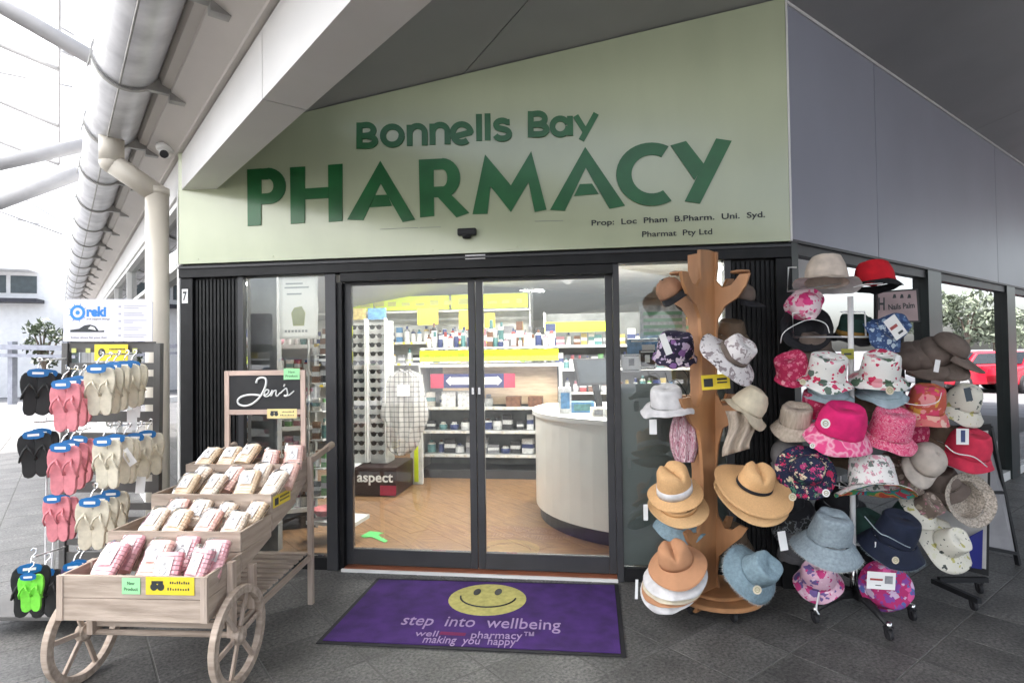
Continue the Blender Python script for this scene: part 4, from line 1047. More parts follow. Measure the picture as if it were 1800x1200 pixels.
def leafy(name, label, base, h, spread, n, m_leaf, m_trunk, seed, leaf=.12, cat='tree', cl=9):
    r = random.Random(seed); t = thing(name, label, cat, base)
    b = MB(); top = Vec((r.uniform(-.2, .2), r.uniform(-.2, .2), h*.55)); tr_ = h*.03
    b.tube([(0, 0, 0), (top.x*.4, top.y*.4, h*.3), tuple(top)], tr_, n=8, rr=[tr_*1.2, tr_, tr_*.7])
    cs = []
    for k in range(cl):
        a_ = r.uniform(0, 2*pi); rr_ = spread*r.uniform(.25, .8); c = Vec((cos(a_)*rr_, sin(a_)*rr_, h*r.uniform(.5, .93))); cs.append((c, spread*r.uniform(.28, .5)))
        b.tube([tuple(top*.75), tuple((top+c)/2+Vec((0, 0, .1))), tuple(c)], tr_*.4, n=5, rr=[tr_*.5, tr_*.35, tr_*.12])
    b.build('trunk', m_trunk, t)
    b = MB()
    for i in range(n):
        c, R_ = r.choice(cs); d = Vec((r.gauss(0, 1), r.gauss(0, 1), r.gauss(0, .8))).normalized()*R_*r.uniform(.5, 1.05)
        p = c+d; a_ = Vec((r.gauss(0, 1), r.gauss(0, 1), r.gauss(0, 1))).normalized(); q = a_.cross(Vec((r.gauss(0, 1), r.gauss(0, 1), 1))).normalized()
        l = leaf*r.uniform(.6, 1.4); b.add([p-a_*l, p+q*l*.4, p+a_*l, p-q*l*.4], [(0, 1, 2, 3)])
    b.build('crown', m_leaf, t)
    return t
M_leaf = mat('gum_leaf', (.07, .11, .05), .6, scale=1.2, var=.3); M_leaf2 = mat('olive_leaf', (.10, .13, .07), .6, scale=1.2, var=.3); M_bark = mat('bark', (.18, .14, .11), .9, scale=6)
leafy('small_tree', 'small sparse tree in front of the far left white building', onz(88, 716), 2.9, .8, 500, M_leaf2, M_bark, 4, .10)

# car park to the right, seen mirrored in the tinted windows
M_red = mat('red_car_paint', (.45, .01, .03), .25, coat=.6, var=.03)
def car(label, loc, rz, mbody):
    t = thing('parked_car', label, 'car', Mat.Translation(loc) @ Mat.Rotation(rz, 4, 'Z'))
    side = [(-2.0, .35), (-2.05, .62), (-1.95, .85), (-1.1, .97), (-.55, 1.42), (.75, 1.46), (1.35, 1.02), (1.95, .95), (2.05, .6), (2.0, .33), (1.6, .3), (-1.6, .3)]
    def skin(w0, w1, pts):
        b = MB(); n = len(pts)
        def wd(z): return w0 if z < .98 else w0-(z-.98)/.48*(w0-w1)
        vv = [(x, -wd(z), z) for x, z in pts]+[(x, wd(z), z) for x, z in pts]
        b.add(vv, [tuple(range(n)), tuple(range(n, 2*n))[::-1]]+[(k, k+n, (k+1)%n+n, (k+1)%n) for k in range(n)]); return b
    skin(.86, .62, side).build('car_body', mbody, t, bevel=.05)
    M_w = mat('car_glass', (.02, .025, .03), .08)
    b = MB(); b.add([(-1.06, -.70, 1.0), (-1.06, .70, 1.0), (-.58, .60, 1.40), (-.58, -.60, 1.40)], [(0, 1, 2, 3)], Mat.Translation((-.03, 0, .01))); b.build('windscreen', M_w, t, solid=.01)
    b = MB(); b.add([(1.32, -.70, 1.04), (1.32, .70, 1.04), (.8, .60, 1.41), (.8, -.60, 1.41)], [(0, 1, 2, 3)], Mat.Translation((.03, 0, .01))); b.build('rear_window', M_w, t, solid=.01)
    for s_ in (-1, 1):
        b = MB(); b.add([(-.95, s_*.865, 1.02), (1.1, s_*.865, 1.04), (.7, s_*.665, 1.38), (-.5, s_*.665, 1.37)], [(0, 1, 2, 3)], Mat.Translation((0, 0, 0))); b.build('side_window', M_w, t, solid=.012)
        b = MB(); b.box(-2.03, -1.99, s_*.72-.14, s_*.72+.14, .66, .80); b.build('headlight', M_paper, t)
        for x in (-1.25, 1.28):
            b = MB(); b.lathe([(.0, -.1), (.2, -.1), (.32, -.09), (.33, 0), (.32, .09), (.2, .1), (0, .1)], 20, Mat.Translation((x, s_*.80, .33)) @ Mat.Rotation(pi/2, 4, 'X')); b.build('wheel', M_rubber, t, smooth=True)
            b = MB(); b.lathe([(0, 0), (.2, .0), (.2, .012), (0, .03)], 12, Mat.Translation((x, s_*.905, .33)) @ Mat.Rotation(-s_*pi/2, 4, 'X')); b.build('hub_cap', M_chrome, t)
    return t
def out(px, t):      # a spot in the car park, found by reflecting in the side windows
    p = V(px, 620, t); p = p-RN*(2*(p-B0).dot(RN)); p.z = -.03; return p
c1 = car('red car parked in the bright car park on the right', out(1722, 21), radians(78), M_red)
copy_tree(c1, Mat.Translation(out(1795, 21)) @ Mat.Rotation(radians(60), 4, 'Z'), 'second red car parked farther out in the right car park')
wc = car('white car parked left of the red cars on the right', out(1672, 22), radians(65), mat('white_car_paint', (.7, .7, .72), .25, coat=.5, var=.02))
M_pl = mat('pale_leaf', (.24, .28, .20), .6, scale=1.2, var=.3)
leafy('gum_tree', 'loose gum tree beyond the red car', out(1700, 34), 4.6, 2.2, 1300, M_pl, M_bark, 8, .2)
leafy('gum_tree', 'rounder gum tree right of the loose one', out(1755, 36), 4.0, 2.0, 1200, M_pl, M_bark, 9, .18)
leafy('gum_tree', 'gum tree at the left end of the car park', out(1640, 36), 4.8, 1.8, 1100, M_pl, M_bark, 10, .2)

# ================================================================== WOODEN CART
CA = .062
CM = Mat.Translation((-1.843, -.567, 0)) @ Mat.Rotation(CA, 4, 'Z')
cart = thing('wooden_cart', 'weathered wooden display cart with three stepped boxes, spoked wheels and a name board', 'cart', CM)
TI = [(-1.112, -.815, .383, .592), (-.812, -.492, .50, .706), (-.489, -.178, .61, .818), (-.175, -.008, .72, .928)]
X0, X1, TH = -.715, 0.0, .014
for i, (y0, y1, z0, z1) in enumerate(TI):
    zm = (z0+z1)/2
    yb = y1+.003 if i < 3 else y1
    for (a_, b_) in ((z0, zm-.0015), (zm+.0015, z1)):
        b = MB(); b.box(X0, X1, y0, y0+TH, a_, b_); b.build('front_board', M_wood, cart, bevel=.002)
    for xs in (X0, X1-TH):
        b = MB(); rise = .085 if i else .01
        for (a_, b_) in ((z0, zm-.0015), (zm+.0015, z1)):
            b = MB(); r0 = 0; 
            b.add([(xs, y0+TH+.001, a_), (xs+TH, y0+TH+.001, a_), (xs+TH, yb, a_+(rise if a_ == z0 else 0)), (xs, yb, a_+(rise if a_ == z0 else 0)), (xs, y0+TH+.001, b_), (xs+TH, y0+TH+.001, b_), (xs+TH, yb, b_+.004), (xs, yb, b_+.004)],
                  [(0,3,2,1),(4,5,6,7),(0,1,5,4),(1,2,6,5),(2,3,7,6),(3,0,4,7)])
            b.build('side_board', M_woody, cart, bevel=.002)
    b = MB(); b.box(X0+TH+.001, X1-TH-.001, y0+TH+.001, y1-.002, z0+.03, z0+.04) if i < 1 else b.box(X0+TH+.001, X1-TH-.001, y0+TH+.001, y1-.002, z1-.13, z1-.12)
    b.build('box_floor', M_wood, cart)
    if i == 3: b = MB(); b.box(X0, X1, y1, y1+TH, z0, z1+.01); b.build('back_board', M_wood, cart, bevel=.002)
b = MB(); b.box(X1+.001, X1+.009, -1.116, -1.10, .384, .591); b.box(X0-.009, X0-.001, -1.116, -1.10, .384, .591); b.box(X0, X0+.022, -1.1165, -1.1125, .384, .591); b.box(X1-.022, X1, -1.1165, -1.1125, .384, .591)
b.build('corner_trim', M_woodv, cart)
# uprights, legs and handles
for x in (X0+.01, X1+.017):
    b = MB(); b.box(x-.016, x+.016, -.945, -.905, .235, .60); b.build('wheel_post', M_woodv, cart, bevel=.003)
    b = MB(); b.box(x-.016, x+.016, -.022, .014, 0.0, .945); b.build('rear_leg', M_woodv, cart, bevel=.003)
    b = MB(); b.bar((x, -.02, .915), (x, .33, .96), .022, .04); b.tube([(x, .27, .952), (x, .37, .966)], .024, n=12); b.build('handle', M_woody, cart, bevel=.004)
    b = MB(); b.bar((x, -.93, .262), (x, .01, .305), .02, .03); b.build('shelf_rail', M_woody, cart, bevel=.002)
    b = MB(); b.box(x-.018, x+.018, -.75, -.715, .29, .52); b.build('middle_post', M_woodv, cart, bevel=.003)
for k in range(13):
    y = -.86+k*.067; b = MB(); z = .268+(y+.93)*.0457+.016; b.box(X0+.0, X1+.0, y, y+.046, z, z+.012); b.build('shelf_slat', M_wood, cart, bevel=.0015)
b = MB(); b.tube([(X0-.05, -.912, .237), (X1+.05, -.912, .237)], .014, n=10); b.build('axle', M_wood, cart)
b = MB(); b.box(X0+.03, X1-.02, -.925, -.895, .27, .30); b.build('cross_rail', M_wood, cart, bevel=.002)
def wheel(x):
    w_ = bpy.data.objects.new('wheel', None); COL.objects.link(w_); w_.parent = cart; w_.location = (x, -.912, .235); w_.rotation_euler = (random.uniform(0, 1), 0, .0)
    R_ = Mat.Rotation(pi/2, 4, 'Y')
    b = MB(); b.lathe([(.196, -.016), (.233, -.016), (.235, -.012), (.235, .012), (.233, .016), (.196, .016), (.194, 0), (.196, -.016)], 48, R_); b.build('rim', M_wood, w_, bevel=0)
    for k in range(6):
        a_ = k*pi/3; b = MB(); b.bar((0, .03*cos(a_), .03*sin(a_)), (0, .198*cos(a_), .198*sin(a_)), .024, .014, up=Vec((1, 0, 0))); b.build('spoke', M_woodv, w_, bevel=.003)
    b = MB(); b.lathe([(0, -.028), (.02, -.028), (.03, -.022), (.042, -.018), (.046, 0), (.042, .018), (.03, .022), (.02, .03), (0, .03)], 20, R_); b.build('hub', M_wood, w_, smooth=False)
wheel(X0-.045); wheel(X1+.045)
# name board
for x in (-.53, -.018):
    b = MB(); b.box(x-.016, x+.016, -.030, -.012, .73 if x < -.1 else .93, 1.508); b.build('board_post', mat('pink_pine', (.60, .45, .38), .75, scale=4, stretch=(9, 9, 1), bump=.3), cart, bevel=.002)
M_pp = mat('pink_pine_rail', (.60, .45, .38), .75, scale=4, stretch=(1, 9, 9), bump=.3)
for z in (1.476, 1.222):
    b = MB(); b.box(-.5135, -.0345, -.030, -.012, z, z+.032); b.build('board_rail', M_pp, cart, bevel=.002)
b = MB(); b.box(-.5135, -.0345, -.024, -.016, 1.2545, 1.4755); b.build('name_board', M_boardk, cart)
def cpx(px, py, v=-.027):
    P = Vec((-1.843, -.567, 0)); uu = Vec((cos(CA), sin(CA), 0)); vv = Vec((-sin(CA), cos(CA), 0)); d = ray(px, py)
    q = CAM + d*((P+vv*v-CAM).dot(vv)/d.dot(vv)); return CM.inverted() @ q
def J(x, y): return (300+x*.25, 600+y*.25)
def smooth(pts, n=5):
    P = [pts[0]]+list(pts)+[pts[-1]]; out = []
    for i in range(1, len(P)-2):
        for k in range(n):
            t = k/n; out.append(tuple(.5*((2*P[i][c])+(-P[i-1][c]+P[i+1][c])*t+(2*P[i-1][c]-5*P[i][c]+4*P[i+1][c]-P[i+2][c])*t*t+(-P[i-1][c]+3*P[i][c]-3*P[i+1][c]+P[i+2][c])*t**3) for c in (0, 1)))
    out.append(tuple(pts[-1])); return out
def script(name, pts, r=.0062):
    b = MB(); b.tube([cpx(*J(*p), v=-.0262) for p in smooth(pts)], r, n=6)
    o = b.build(name, M_chalk, cart, smooth=True)
script('letter_j', [(603, 292), (612, 265), (640, 253), (668, 262), (672, 295), (655, 345), (620, 400), (570, 440), (520, 452), (480, 440), (473, 412), (500, 388), (550, 375), (600, 375), (640, 382)], .0072)
script('letter_e', [(652, 378), (680, 368), (690, 345), (675, 338), (660, 360), (662, 384), (685, 384), (704, 365)], .0046)
script('letter_n', [(704, 365), (716, 340), (706, 385), (725, 350), (742, 345), (740, 372), (750, 383), (770, 360)], .0046)
script('apostrophe', [(802, 300), (796, 318)], .0046)
script('letter_s', [(770, 365), (802, 335), (815, 330), (822, 365), (812, 384), (798, 378), (830, 378), (868, 348)], .0046)
def ctag(name, m, px0, py0, px1, py1, v, lines=(), pm=None, **k):
    a = cpx(px0, py1, v); c = cpx(px1, py0, v)
    b = MB(); b.box(a.x, c.x, a.y-.003, a.y-.001, a.z, c.z); t = b.build(name, m, cart)
    if pm:
        W2, H2 = c.x-a.x, c.z-a.z
        b = MB(); b.lathe([(0, 0), (H2*.22, 0), (H2*.22, .0006), (0, .0006)], 12, Mat.Translation((a.x+W2*.17, a.y-.0032, a.z+H2*.45)) @ Mat.Rotation(pi/2, 4, 'X')); b.lathe([(0, 0), (H2*.22, 0), (H2*.22, .0006), (0, .0006)], 12, Mat.Translation((a.x+W2*.31, a.y-.0032, a.z+H2*.45)) @ Mat.Rotation(pi/2, 4, 'X'))
        b.box(a.x+W2*.12, a.x+W2*.36, a.y-.0038, a.y-.0031, a.z+H2*.62, a.z+H2*.78)
        for j, (x0_, x1_) in enumerate(((.5, .92), (.45, .92))):
            n = 9
            for q in range(n):
                xa = x0_+(x1_-x0_)*q/n; zz = .62-.36*j; hh = random.uniform(.08, .16)
                b.box(a.x+W2*xa, a.x+W2*(xa+.028), a.y-.0036, a.y-.0031, a.z+H2*zz, a.z+H2*(zz+hh))
        b.build(name+'_print', M_ink, t)
    for (s_, fx, fz, fw, fh) in lines:
        text(name+'_lettering', s_, XZ(a.x+(c.x-a.x)*fx, a.y-.0032, a.z+(c.z-a.z)*fz), (c.x-a.x)*fw, (c.z-a.z)*fh, mat('dark_green_ink', (.04, .15, .06), .6), t, .01)
NP = [('New', .3, .58, .4, .2), ('Product', .12, .22, .76, .2)]
ctag('green_label', M_gtag, 215, 1015, 247, 1043, -1.1125, NP); ctag('yellow_label', M_ytag, 257, 1014, 342, 1044, -1.1125, pm=1)
ctag('green_label', M_gtag, 499, 647, 527, 667, -.031, NP); ctag('yellow_label', mat('pale_yellow_card', (.80, .66, .30), .5), 470, 718, 522, 735, -.031, pm=1)
b = MB(); b.box(.0165, .018, -.48, -.33, .745, .80) ; b = MB(); b.box(.001, .0035, -.47, -.26, .735, .80, Mat()); o = b.build('yellow_label', M_ytag, cart)
b = MB()
for k in range(8): b.box(.0036, .0042, -.39+k*.015, -.38+k*.015, .755, .765); b.box(.0036, .0042, -.39+k*.015, -.38+k*.015, .775, .787)
b.box(.0036, .0042, -.455, -.41, .745, .785); b.build('yellow_label_print', M_ink, o)

# ---- biscuit packets
def packet_protos(nm, cA, cB):
    m1 = mat(nm, cA, .35, var=.25, scale=22, c2=cB, coat=.5)
    return m1
M_pk = packet_protos('pink_wafer', (.80, .46, .48), (.72, .30, .35)); M_pk2 = packet_protos('peach_wafer', (.84, .58, .50), (.74, .38, .32)); M_ck = packet_protos('butter_biscuit', (.80, .64, .46), (.64, .43, .26)); M_ck2 = packet_protos('cream_biscuit', (.82, .72, .60), (.70, .52, .38))
M_film = glass('clear_film', (.98, .98, .98), 1.12, add=.0, rough=.15)
def packet(mm, label, grp, px, py, v, size=(.125, .19, .05), tilt=-.75, yaw=0., roll=0.):
    p = CM @ cpx(px, py, v)
    M = Mat.Translation(p) @ Mat.Rotation(CA+yaw, 4, 'Z') @ Mat.Rotation(-tilt, 4, 'X') @ Mat.Rotation(roll, 4, 'Y')
    # local: x across, y up the slope, z out of the face
    t = thing('biscuit_packet', label, 'biscuit packet', M, grp)
    W2, H2, D2 = size; n = 9
    for k in range(n):
        b = MB(); y0 = -H2/2+H2*(k+.06)/n; y1 = -H2/2+H2*(k+.94)/n
        b.prism([(W2/2*sx_*c_, D2*sz_) for sx_, sz_, c_ in ((-1, -.5, .9), (1, -.5, .9), (1, -.1, 1), (1, .2, 1), (.8, .42, 1), (.3, .5, 1), (-.3, .5, 1), (-.8, .42, 1), (-1, .2, 1), (-1, -.1, 1))], y0, y1, Mat(((1,0,0,0),(0,0,1,0),(0,1,0,0),(0,0,0,1))))
        b.build('biscuit', mm, t)
    b = MB()
    def film(u, w_):
        a_ = 2*pi*u; e_ = 1-.88*abs(2*w_-1)**7
        r = Vec((cos(a_)*W2*.56, 0, sin(a_)*D2*.66*(.3+.7*e_))); r.y = (w_-.5)*H2*1.2
        return r + Vec((noise.noise(r*30)*.006, 0, noise.noise(r*25+Vec((3, 1, 2)))*.006))
    b.sheet(film, 14, 10); b.build('clear_wrap', M_film, t, smooth=True)
    b = MB()
    def lb(u, w_):
        x = (u-.5)*W2*.56; return Vec((x, (w_-.5)*H2*.5+H2*.12, D2*.66-abs(x/W2)**2*.06))
    b.sheet(lb, 5, 1); o = b.build('paper_label', M_paper, t, solid=.0012)
    b = MB()
    for k in range(3): b.box(-W2*.06-.0, W2*.06, H2*(.22-.0)-.012+k*.005, H2*.22-.009+k*.005, D2*.66+.0009, D2*.66+.0018)
    b.lathe([(W2*.13, 0), (W2*.15, 0), (W2*.15, .0008), (W2*.13, .0008)], 14, Mat.Translation((0, H2*.02, D2*.66+.001)))
    b.build('label_print', mat('label_grey', (.25, .24, .24), .6), o)
    return t
rq = random.Random(5)
def zo(px, py): return (80+px*.3, 850+py*.3)
def zf(px, py): return (300+px*.25, 600+py*.25)
fr = [(355, 440, 'front left'), (455, 390, 'behind the front left one'), (625, 425, 'left of centre'), (785, 400, 'standing tall right of centre'), (690, 500, 'lying low at the front centre'), (960, 425, 'at the right end'), (870, 480, 'low between centre and right end')]
for i, (x, y, w_) in enumerate(fr):
    px, py = zo(x+20, y+20)
    packet(M_pk if i != 2 else M_pk2, 'pink wafer packet %s in the front box' % w_, 'pink wafer packets in the front box', px, py, [-.98, -.87, -.96, -.88, -1.03, -.95, -1.02][i], yaw=rq.uniform(-.35, .15), tilt=-.8 if i not in (4, 6) else -1.1, size=(.12, .185, .052))
md = [(610, 215, 'front left'), (735, 160, 'behind the front left one'), (745, 225, 'second from left at the front'), (870, 165, 'behind the second one'), (1010, 180, 'third from left at the back'), (925, 225, 'third from left at the front'), (1190, 175, 'at the back right'), (1080, 240, 'at the front right')]
for i, (x, y, w_) in enumerate(md):
    px, py = zo(x+20, y+18)
    packet([M_ck2, M_pk2, M_ck, M_ck2][i % 4], 'pale biscuit packet %s in the second box' % w_, 'biscuit packets in the second box', px, py, [-.68, -.58, -.70, -.57, -.58, -.69, -.57, -.71][i], yaw=rq.uniform(-.4, .1), size=(.115, .17, .05))
tp = [(80, 1005, 'front left'), (165, 950, 'behind the front left one'), (270, 1005, 'second from left at the front'), (395, 950, 'second from left at the back'), (515, 980, 'third from left at the front'), (600, 930, 'third from left at the back'), (700, 985, 'at the front right'), (790, 930, 'at the back right')]
for i, (x, y, w_) in enumerate(tp):
    px, py = zf(x+25, y+20)
    packet([M_ck, M_ck2, M_ck2, M_pk2][i % 4], 'golden biscuit packet %s in the third box' % w_, 'biscuit packets in the third box', px, py, [-.37, -.27, -.36, -.26, -.37, -.27, -.37, -.26][i], yaw=rq.uniform(-.4, .1), size=(.115, .165, .05))
for i, (x, y, w_) in enumerate([(250, 805, 'at the left end'), (400, 800, 'second from left'), (525, 780, 'in the middle'), (680, 830, 'lying flat right of the middle'), (850, 800, 'tilted at the right end')]):
    px, py = zf(x+15, y+15)
    packet(M_ck if i < 3 else M_pk2, 'biscuit packet %s in the top box of the cart' % w_, 'biscuit packets in the top box', px, py, -.09, yaw=rq.uniform(-.3, .1), tilt=-.7 if i < 3 else -1.2, size=(.115, .15, .05))

# ================================================================== FLIP-FLOP RACK
M_slat = mat('grey_slat', (.11, .105, .10), .6, var=.1); M_blue_card = mat('blue_hanger', (.01, .13, .36), .4, var=.05)
RC = V(192, 700, 3.85); RC.z = 0
RM = frame(RC, RT*1.0, z=Vec((0, 0, 1)))          # rack turned square to its own front
rk = thing('sandal_rack', 'grey slatted sandal rack on castors with a white header board', 'display rack', RM)
RMi = RM.inverted()
def rloc(px, py, t): return RMi @ V(px, py, t)
zt = rloc(190, 603, 3.85).z; xl = rloc(116, 700, 3.85).x; xr = rloc(280, 700, 3.85).x
b = MB(); b.box(xl-.02, xl+.02, -.02, .02, .08, zt); b.build('rack_post', M_slat, rk, bevel=.003)
b = MB(); b.box(xr-.03, xr+.015, -.02, .02, .08, zt); b.build('rack_post', M_slat, rk, bevel=.003)
for k in range(13):
    z = zt-.06-k*.115; b = MB(); b.box(xl+.021, xr-.031, -.006, .010, z, z+(.07 if k % 2 == 0 else .045)); b.build('rack_slat', M_slat, rk)
b = MB(); b.box(xl-.25, xr+.05, -.45, .12, .085, .11); b.build('base_tray', M_slat, rk, bevel=.004)
def castor(par, x, y, r=.03, z0=None, name='castor'):
    b = MB(); b.lathe([(0, -.011), (r*.9, -.011), (r, -.006), (r, .006), (r*.9, .011), (0, .011)], 14, Mat.Translation((x, y, r)) @ Mat.Rotation(pi/2, 4, 'Y') ); 
    b.bar((x-.018, y, r), (x-.018, y+.01, r*2.3), .004, .02); b.bar((x+.018, y, r), (x+.018, y+.01, r*2.3), .004, .02); b.box(x-.022, x+.022, y-.012, y+.022, r*2.25, r*2.5)
    return b.build(name, M_rubber, par)
for x, y in ((xl-.21, -.41), (xr, -.41), (xl-.21, .08), (xr, .08)): castor(rk, x, y, .032)
# header board
a = rloc(115, 600, 3.85); c = rloc(271, 526, 3.85); W2, H2 = c.x-a.x, c.z-a.z
hb = thing('header_board', 'white rounded header board with blue brand lettering and grey sandal drawing', 'sign', RM @ Mat.Translation((a.x, -.024, a.z)))
pts = [(0, 0), (W2, 0)] + [(W2-.035+.035*cos(t), H2-.035+.035*sin(t)) for t in [radians(q) for q in range(0, 91, 15)]] + [(.035-.035*sin(t), H2-.035+.035*cos(t)) for t in [radians(q) for q in range(0, 91, 15)]]
b = MB(); b.prism(pts, 0, .004, XZ(0, 0, 0)); b.build('board', mat('lilac_white', (.62, .61, .68), .5, var=.02), hb)
F_ = lambda fx, fz: XZ(W2*fx, -.0045, H2*fz)
M_brand = mat('brand_blue', (.02, .22, .68), .5)
b = MB(); b.lathe([(.032, 0), (.050, 0), (.050, .001), (.032, .001)], 24, XZ(W2*.16, -.0045, H2*.68)); b.lathe([(.0, 0), (.014, 0), (.014, .001), (0, .001)], 16, XZ(W2*.16, -.0045, H2*.68))
for k in range(8):
    t = radians(30+k*42); b.prism([(W2*.16+cos(t)*.050-sin(t)*.003, H2*.68+sin(t)*.050+cos(t)*.003), (W2*.16+cos(t)*.050+sin(t)*.003, H2*.68+sin(t)*.050-cos(t)*.003), (W2*.16+cos(t)*.066, H2*.68+sin(t)*.066)], 0, .001, XZ(0, -.0045, 0))
b.build('brand_emblem', M_brand, hb)
text('brand_lettering', 'reki', F_(.26, .58), W2*.22, H2*.25, M_brand, hb, .05)
text('brand_tagline', 'arch support thongs', F_(.26, .50), W2*.26, H2*.05, M_ink, hb, .0)
b = MB(); b.prism([(W2*.08, H2*.22), (W2*.46, H2*.22), (W2*.46, H2*.26), (W2*.40, H2*.25), (W2*.36, H2*.36), (W2*.30, H2*.40), (W2*.24, H2*.38), (W2*.18, H2*.30), (W2*.08, H2*.27)], 0, .001, XZ(0, -.0045, 0)); b.build('sandal_drawing', M_ink, hb)
b = MB(); b.prism([(W2*.28, H2*.30), (W2*.37, H2*.265), (W2*.35, H2*.33), (W2*.31, H2*.36)], 0, .0016, XZ(0, -.0045, 0)); b.build('sandal_gap', M_paper, hb)
b = MB()
for k in range(5):
    z = .12+.17*k; b.box(W2*.62, W2*.645, -.0055, -.0045, H2*z, H2*(z+.04)); b.box(W2*.68, W2*(.93-.05*(k % 2)), -.0055, -.0045, H2*(z+.03), H2*(z+.045)); b.box(W2*.68, W2*(.90-.06*(k % 3)), -.0055, -.0045, H2*(z-.02), H2*(z-.005))
b.build('bullet_text', mat('soft_grey_ink', (.45, .45, .52), .6), hb)
text('strap_line', 'better shoes for your feet', F_(.09, .06), W2*.40, H2*.055, M_ink, hb, .0)
a = rloc(161, 634, 3.80); c = rloc(220, 605, 3.80); 
yl = MB(); yl.box(a.x, c.x, -.030, -.027, a.z, c.z); o = yl.build('yellow_label', M_ytag, rk)
b = MB(); W3, H3 = c.x-a.x, c.z-a.z
for k in range(12): b.box(a.x+W3*(.45+.04*k), a.x+W3*(.475+.04*k), -.0312, -.0302, a.z+H3*.66, a.z+H3*.76); b.box(a.x+W3*(.45+.04*k), a.x+W3*(.475+.04*k), -.0312, -.0302, a.z+H3*.36, a.z+H3*.46)
b.prism([(a.x+W3*(.22+.11*cos(2*pi*k/12)), a.z+H3*(.5+.26*sin(2*pi*k/12))) for k in range(12)], 0, .001, XZ(0, -.0302, 0)); b.build('yellow_label_print', M_ink, o)
for px in (120, 145, 228):
    a = rloc(px, 620, 3.8); b = MB(); b.box(a.x, a.x+.03, -.028, -.025, a.z, a.z+.03); b.build('price_square', mat('pale_lime_card', (.6, .62, .2), .6), rk)

# one pair of thongs hanging from a blue card, toes down
def sole_poly(s_=1, L=.265, W=.10):
    P = [(0, 0), (.018, .004), (.031, .022), (.038, .055), (.038, .09), (.031, .14), (.027, .18), (.029, .225), (.024, .255), (.008, .268), (-.010, .266), (-.024, .25), (-.029, .22), (-.029, .17), (-.036, .11), (-.036, .06), (-.028, .02), (-.014, .003)]
    return [(s_*x*1.18, -y*L/.265) for x, y in P]
M_cards = M_blue_card
def thongs(label, m, mstrap, M, grp, open_=.0):
    t = thing('flip_flops', label, 'flip flops', M, grp)
    for s_ in (-1, 1):
        R_ = Mat.Translation((s_*.046, 0, -.045)) @ Mat.Rotation(s_*(.06+open_), 4, 'Y') @ Mat.Rotation(s_*-.12, 4, 'Z')
        b = MB(); b.prism(sole_poly(s_), 0, .018, R_ @ XZ(0, 0, 0)); b.build('sole', m, t, bevel=.004)
        b = MB()
        for e in (-1, 1):
            pts_ = [Vec((0, -.02, -.075)), Vec((e*.018, -.042, -.10)), Vec((e*.034, -.034, -.135)), Vec((e*.042, -.012, -.165))]
            b.tube([R_ @ p for p in pts_], .006, n=6)
        b.tube([R_ @ Vec((0, -.016, -.07)), R_ @ Vec((0, -.034, -.085))], .005, n=6)
        b.build('strap', mstrap, t, smooth=True)
    b = MB(); b.prism([(-.054, .0), (-.048, -.022), (-.02, -.030), (.02, -.030), (.048, -.022), (.054, 0), (.044, .014), (.012, .022), (-.012, .022), (-.044, .014)], .046, .049, XZ(0, 0, -.045)); cdn = b.build('hanger_card', M_blue_card, t)
    b = MB(); b.box(-.028, .028, -.0503, -.0493, -.058, -.044); b.build('card_print', M_paper, cdn)
    b = MB(); b.tube([Vec((0, -.04, -.02)), Vec((0, -.02, .005)), Vec((.014, -.01, .02)), Vec((.012, 0, .038)), Vec((-.002, .005, .042)), Vec((-.012, .008, .03))], .0035, n=6); b.build('hanger_hook', M_chrome, t)
    return t
def foam(n_, c): return mat(n_, c, .75, var=.08, scale=40, bump=.15, bscale=200)
F_beige, F_pink, F_blk, F_grn, F_pur, F_navy = foam('beige_foam', (.62, .56, .44)), foam('pink_foam', (.66, .22, .25)), foam('black_foam', (.022, .022, .022)), foam('green_foam', (.20, .72, .06)), foam('purple_foam', (.10, .07, .16)), foam('navy_foam', (.02, .03, .08))
def hang(px, py, t, yaw=0.0): return Mat.Translation(V(px, py, t)) @ Mat.Rotation(YAW+yaw, 4, 'Z')
hr_ = random.Random(21)
def row(word, mm, pts, grp, yaw=0.0, kind='thongs', sc_=1.0):
    base = None
    names = ['front', 'second', 'third', 'fourth', 'rearmost']
    for i, (px, py, t) in enumerate(pts):
        lab = '%s %s of the row %s' % (names[i] if i < len(pts)-1 or len(pts) < 3 else 'rearmost', word[0], word[1])
        M = hang(px+hr_.uniform(-2, 2), py+hr_.uniform(-2.5, 2.5), t, yaw + hr_.uniform(-.10, .16)) @ Mat.Rotation(hr_.uniform(-.05, .05), 4, 'Y')
        if base is None: base = thongs(lab, mm, mm, M, grp)
        else: copy_tree(base, M, lab)
def line(p, q, n): return [tuple(p[c]+(q[c]-p[c])*k/(n-1) for c in range(3)) for k in range(n)]
row(('beige thongs', 'at the top of the rack'), F_beige, line((180, 631, 3.28), (238, 629, 3.70), 5), 'top row of beige thongs')
row(('beige thongs', 'on the middle peg'), F_beige, line((190, 757, 3.20), (266, 750, 3.72), 5), 'middle row of beige thongs')
row(('beige thongs', 'on the low peg'), F_beige, line((166, 864, 3.15), (204, 850, 3.55), 3), 'low row of beige thongs')
row(('pink thongs', 'at the top left'), F_pink, line((117, 657, 3.22), (150, 655, 3.6), 3), 'top row of pink thongs')
row(('pink thongs', 'in the middle left'), F_pink, line((117, 768, 3.18), (150, 758, 3.55), 3), 'middle row of pink thongs', .05)
row(('pink thongs', 'at the bottom left'), F_pink, line((103, 858, 3.5), (118, 858, 3.7), 2), 'low row of pink thongs')
row(('black thongs', 'at upper far left'), F_blk, line((68, 640, 3.6), (84, 640, 3.75), 2), 'upper black thongs', .5)
row(('black thongs', 'at lower far left'), F_blk, line((60, 748, 3.55), (76, 746, 3.7), 2), 'lower black thongs', .5)
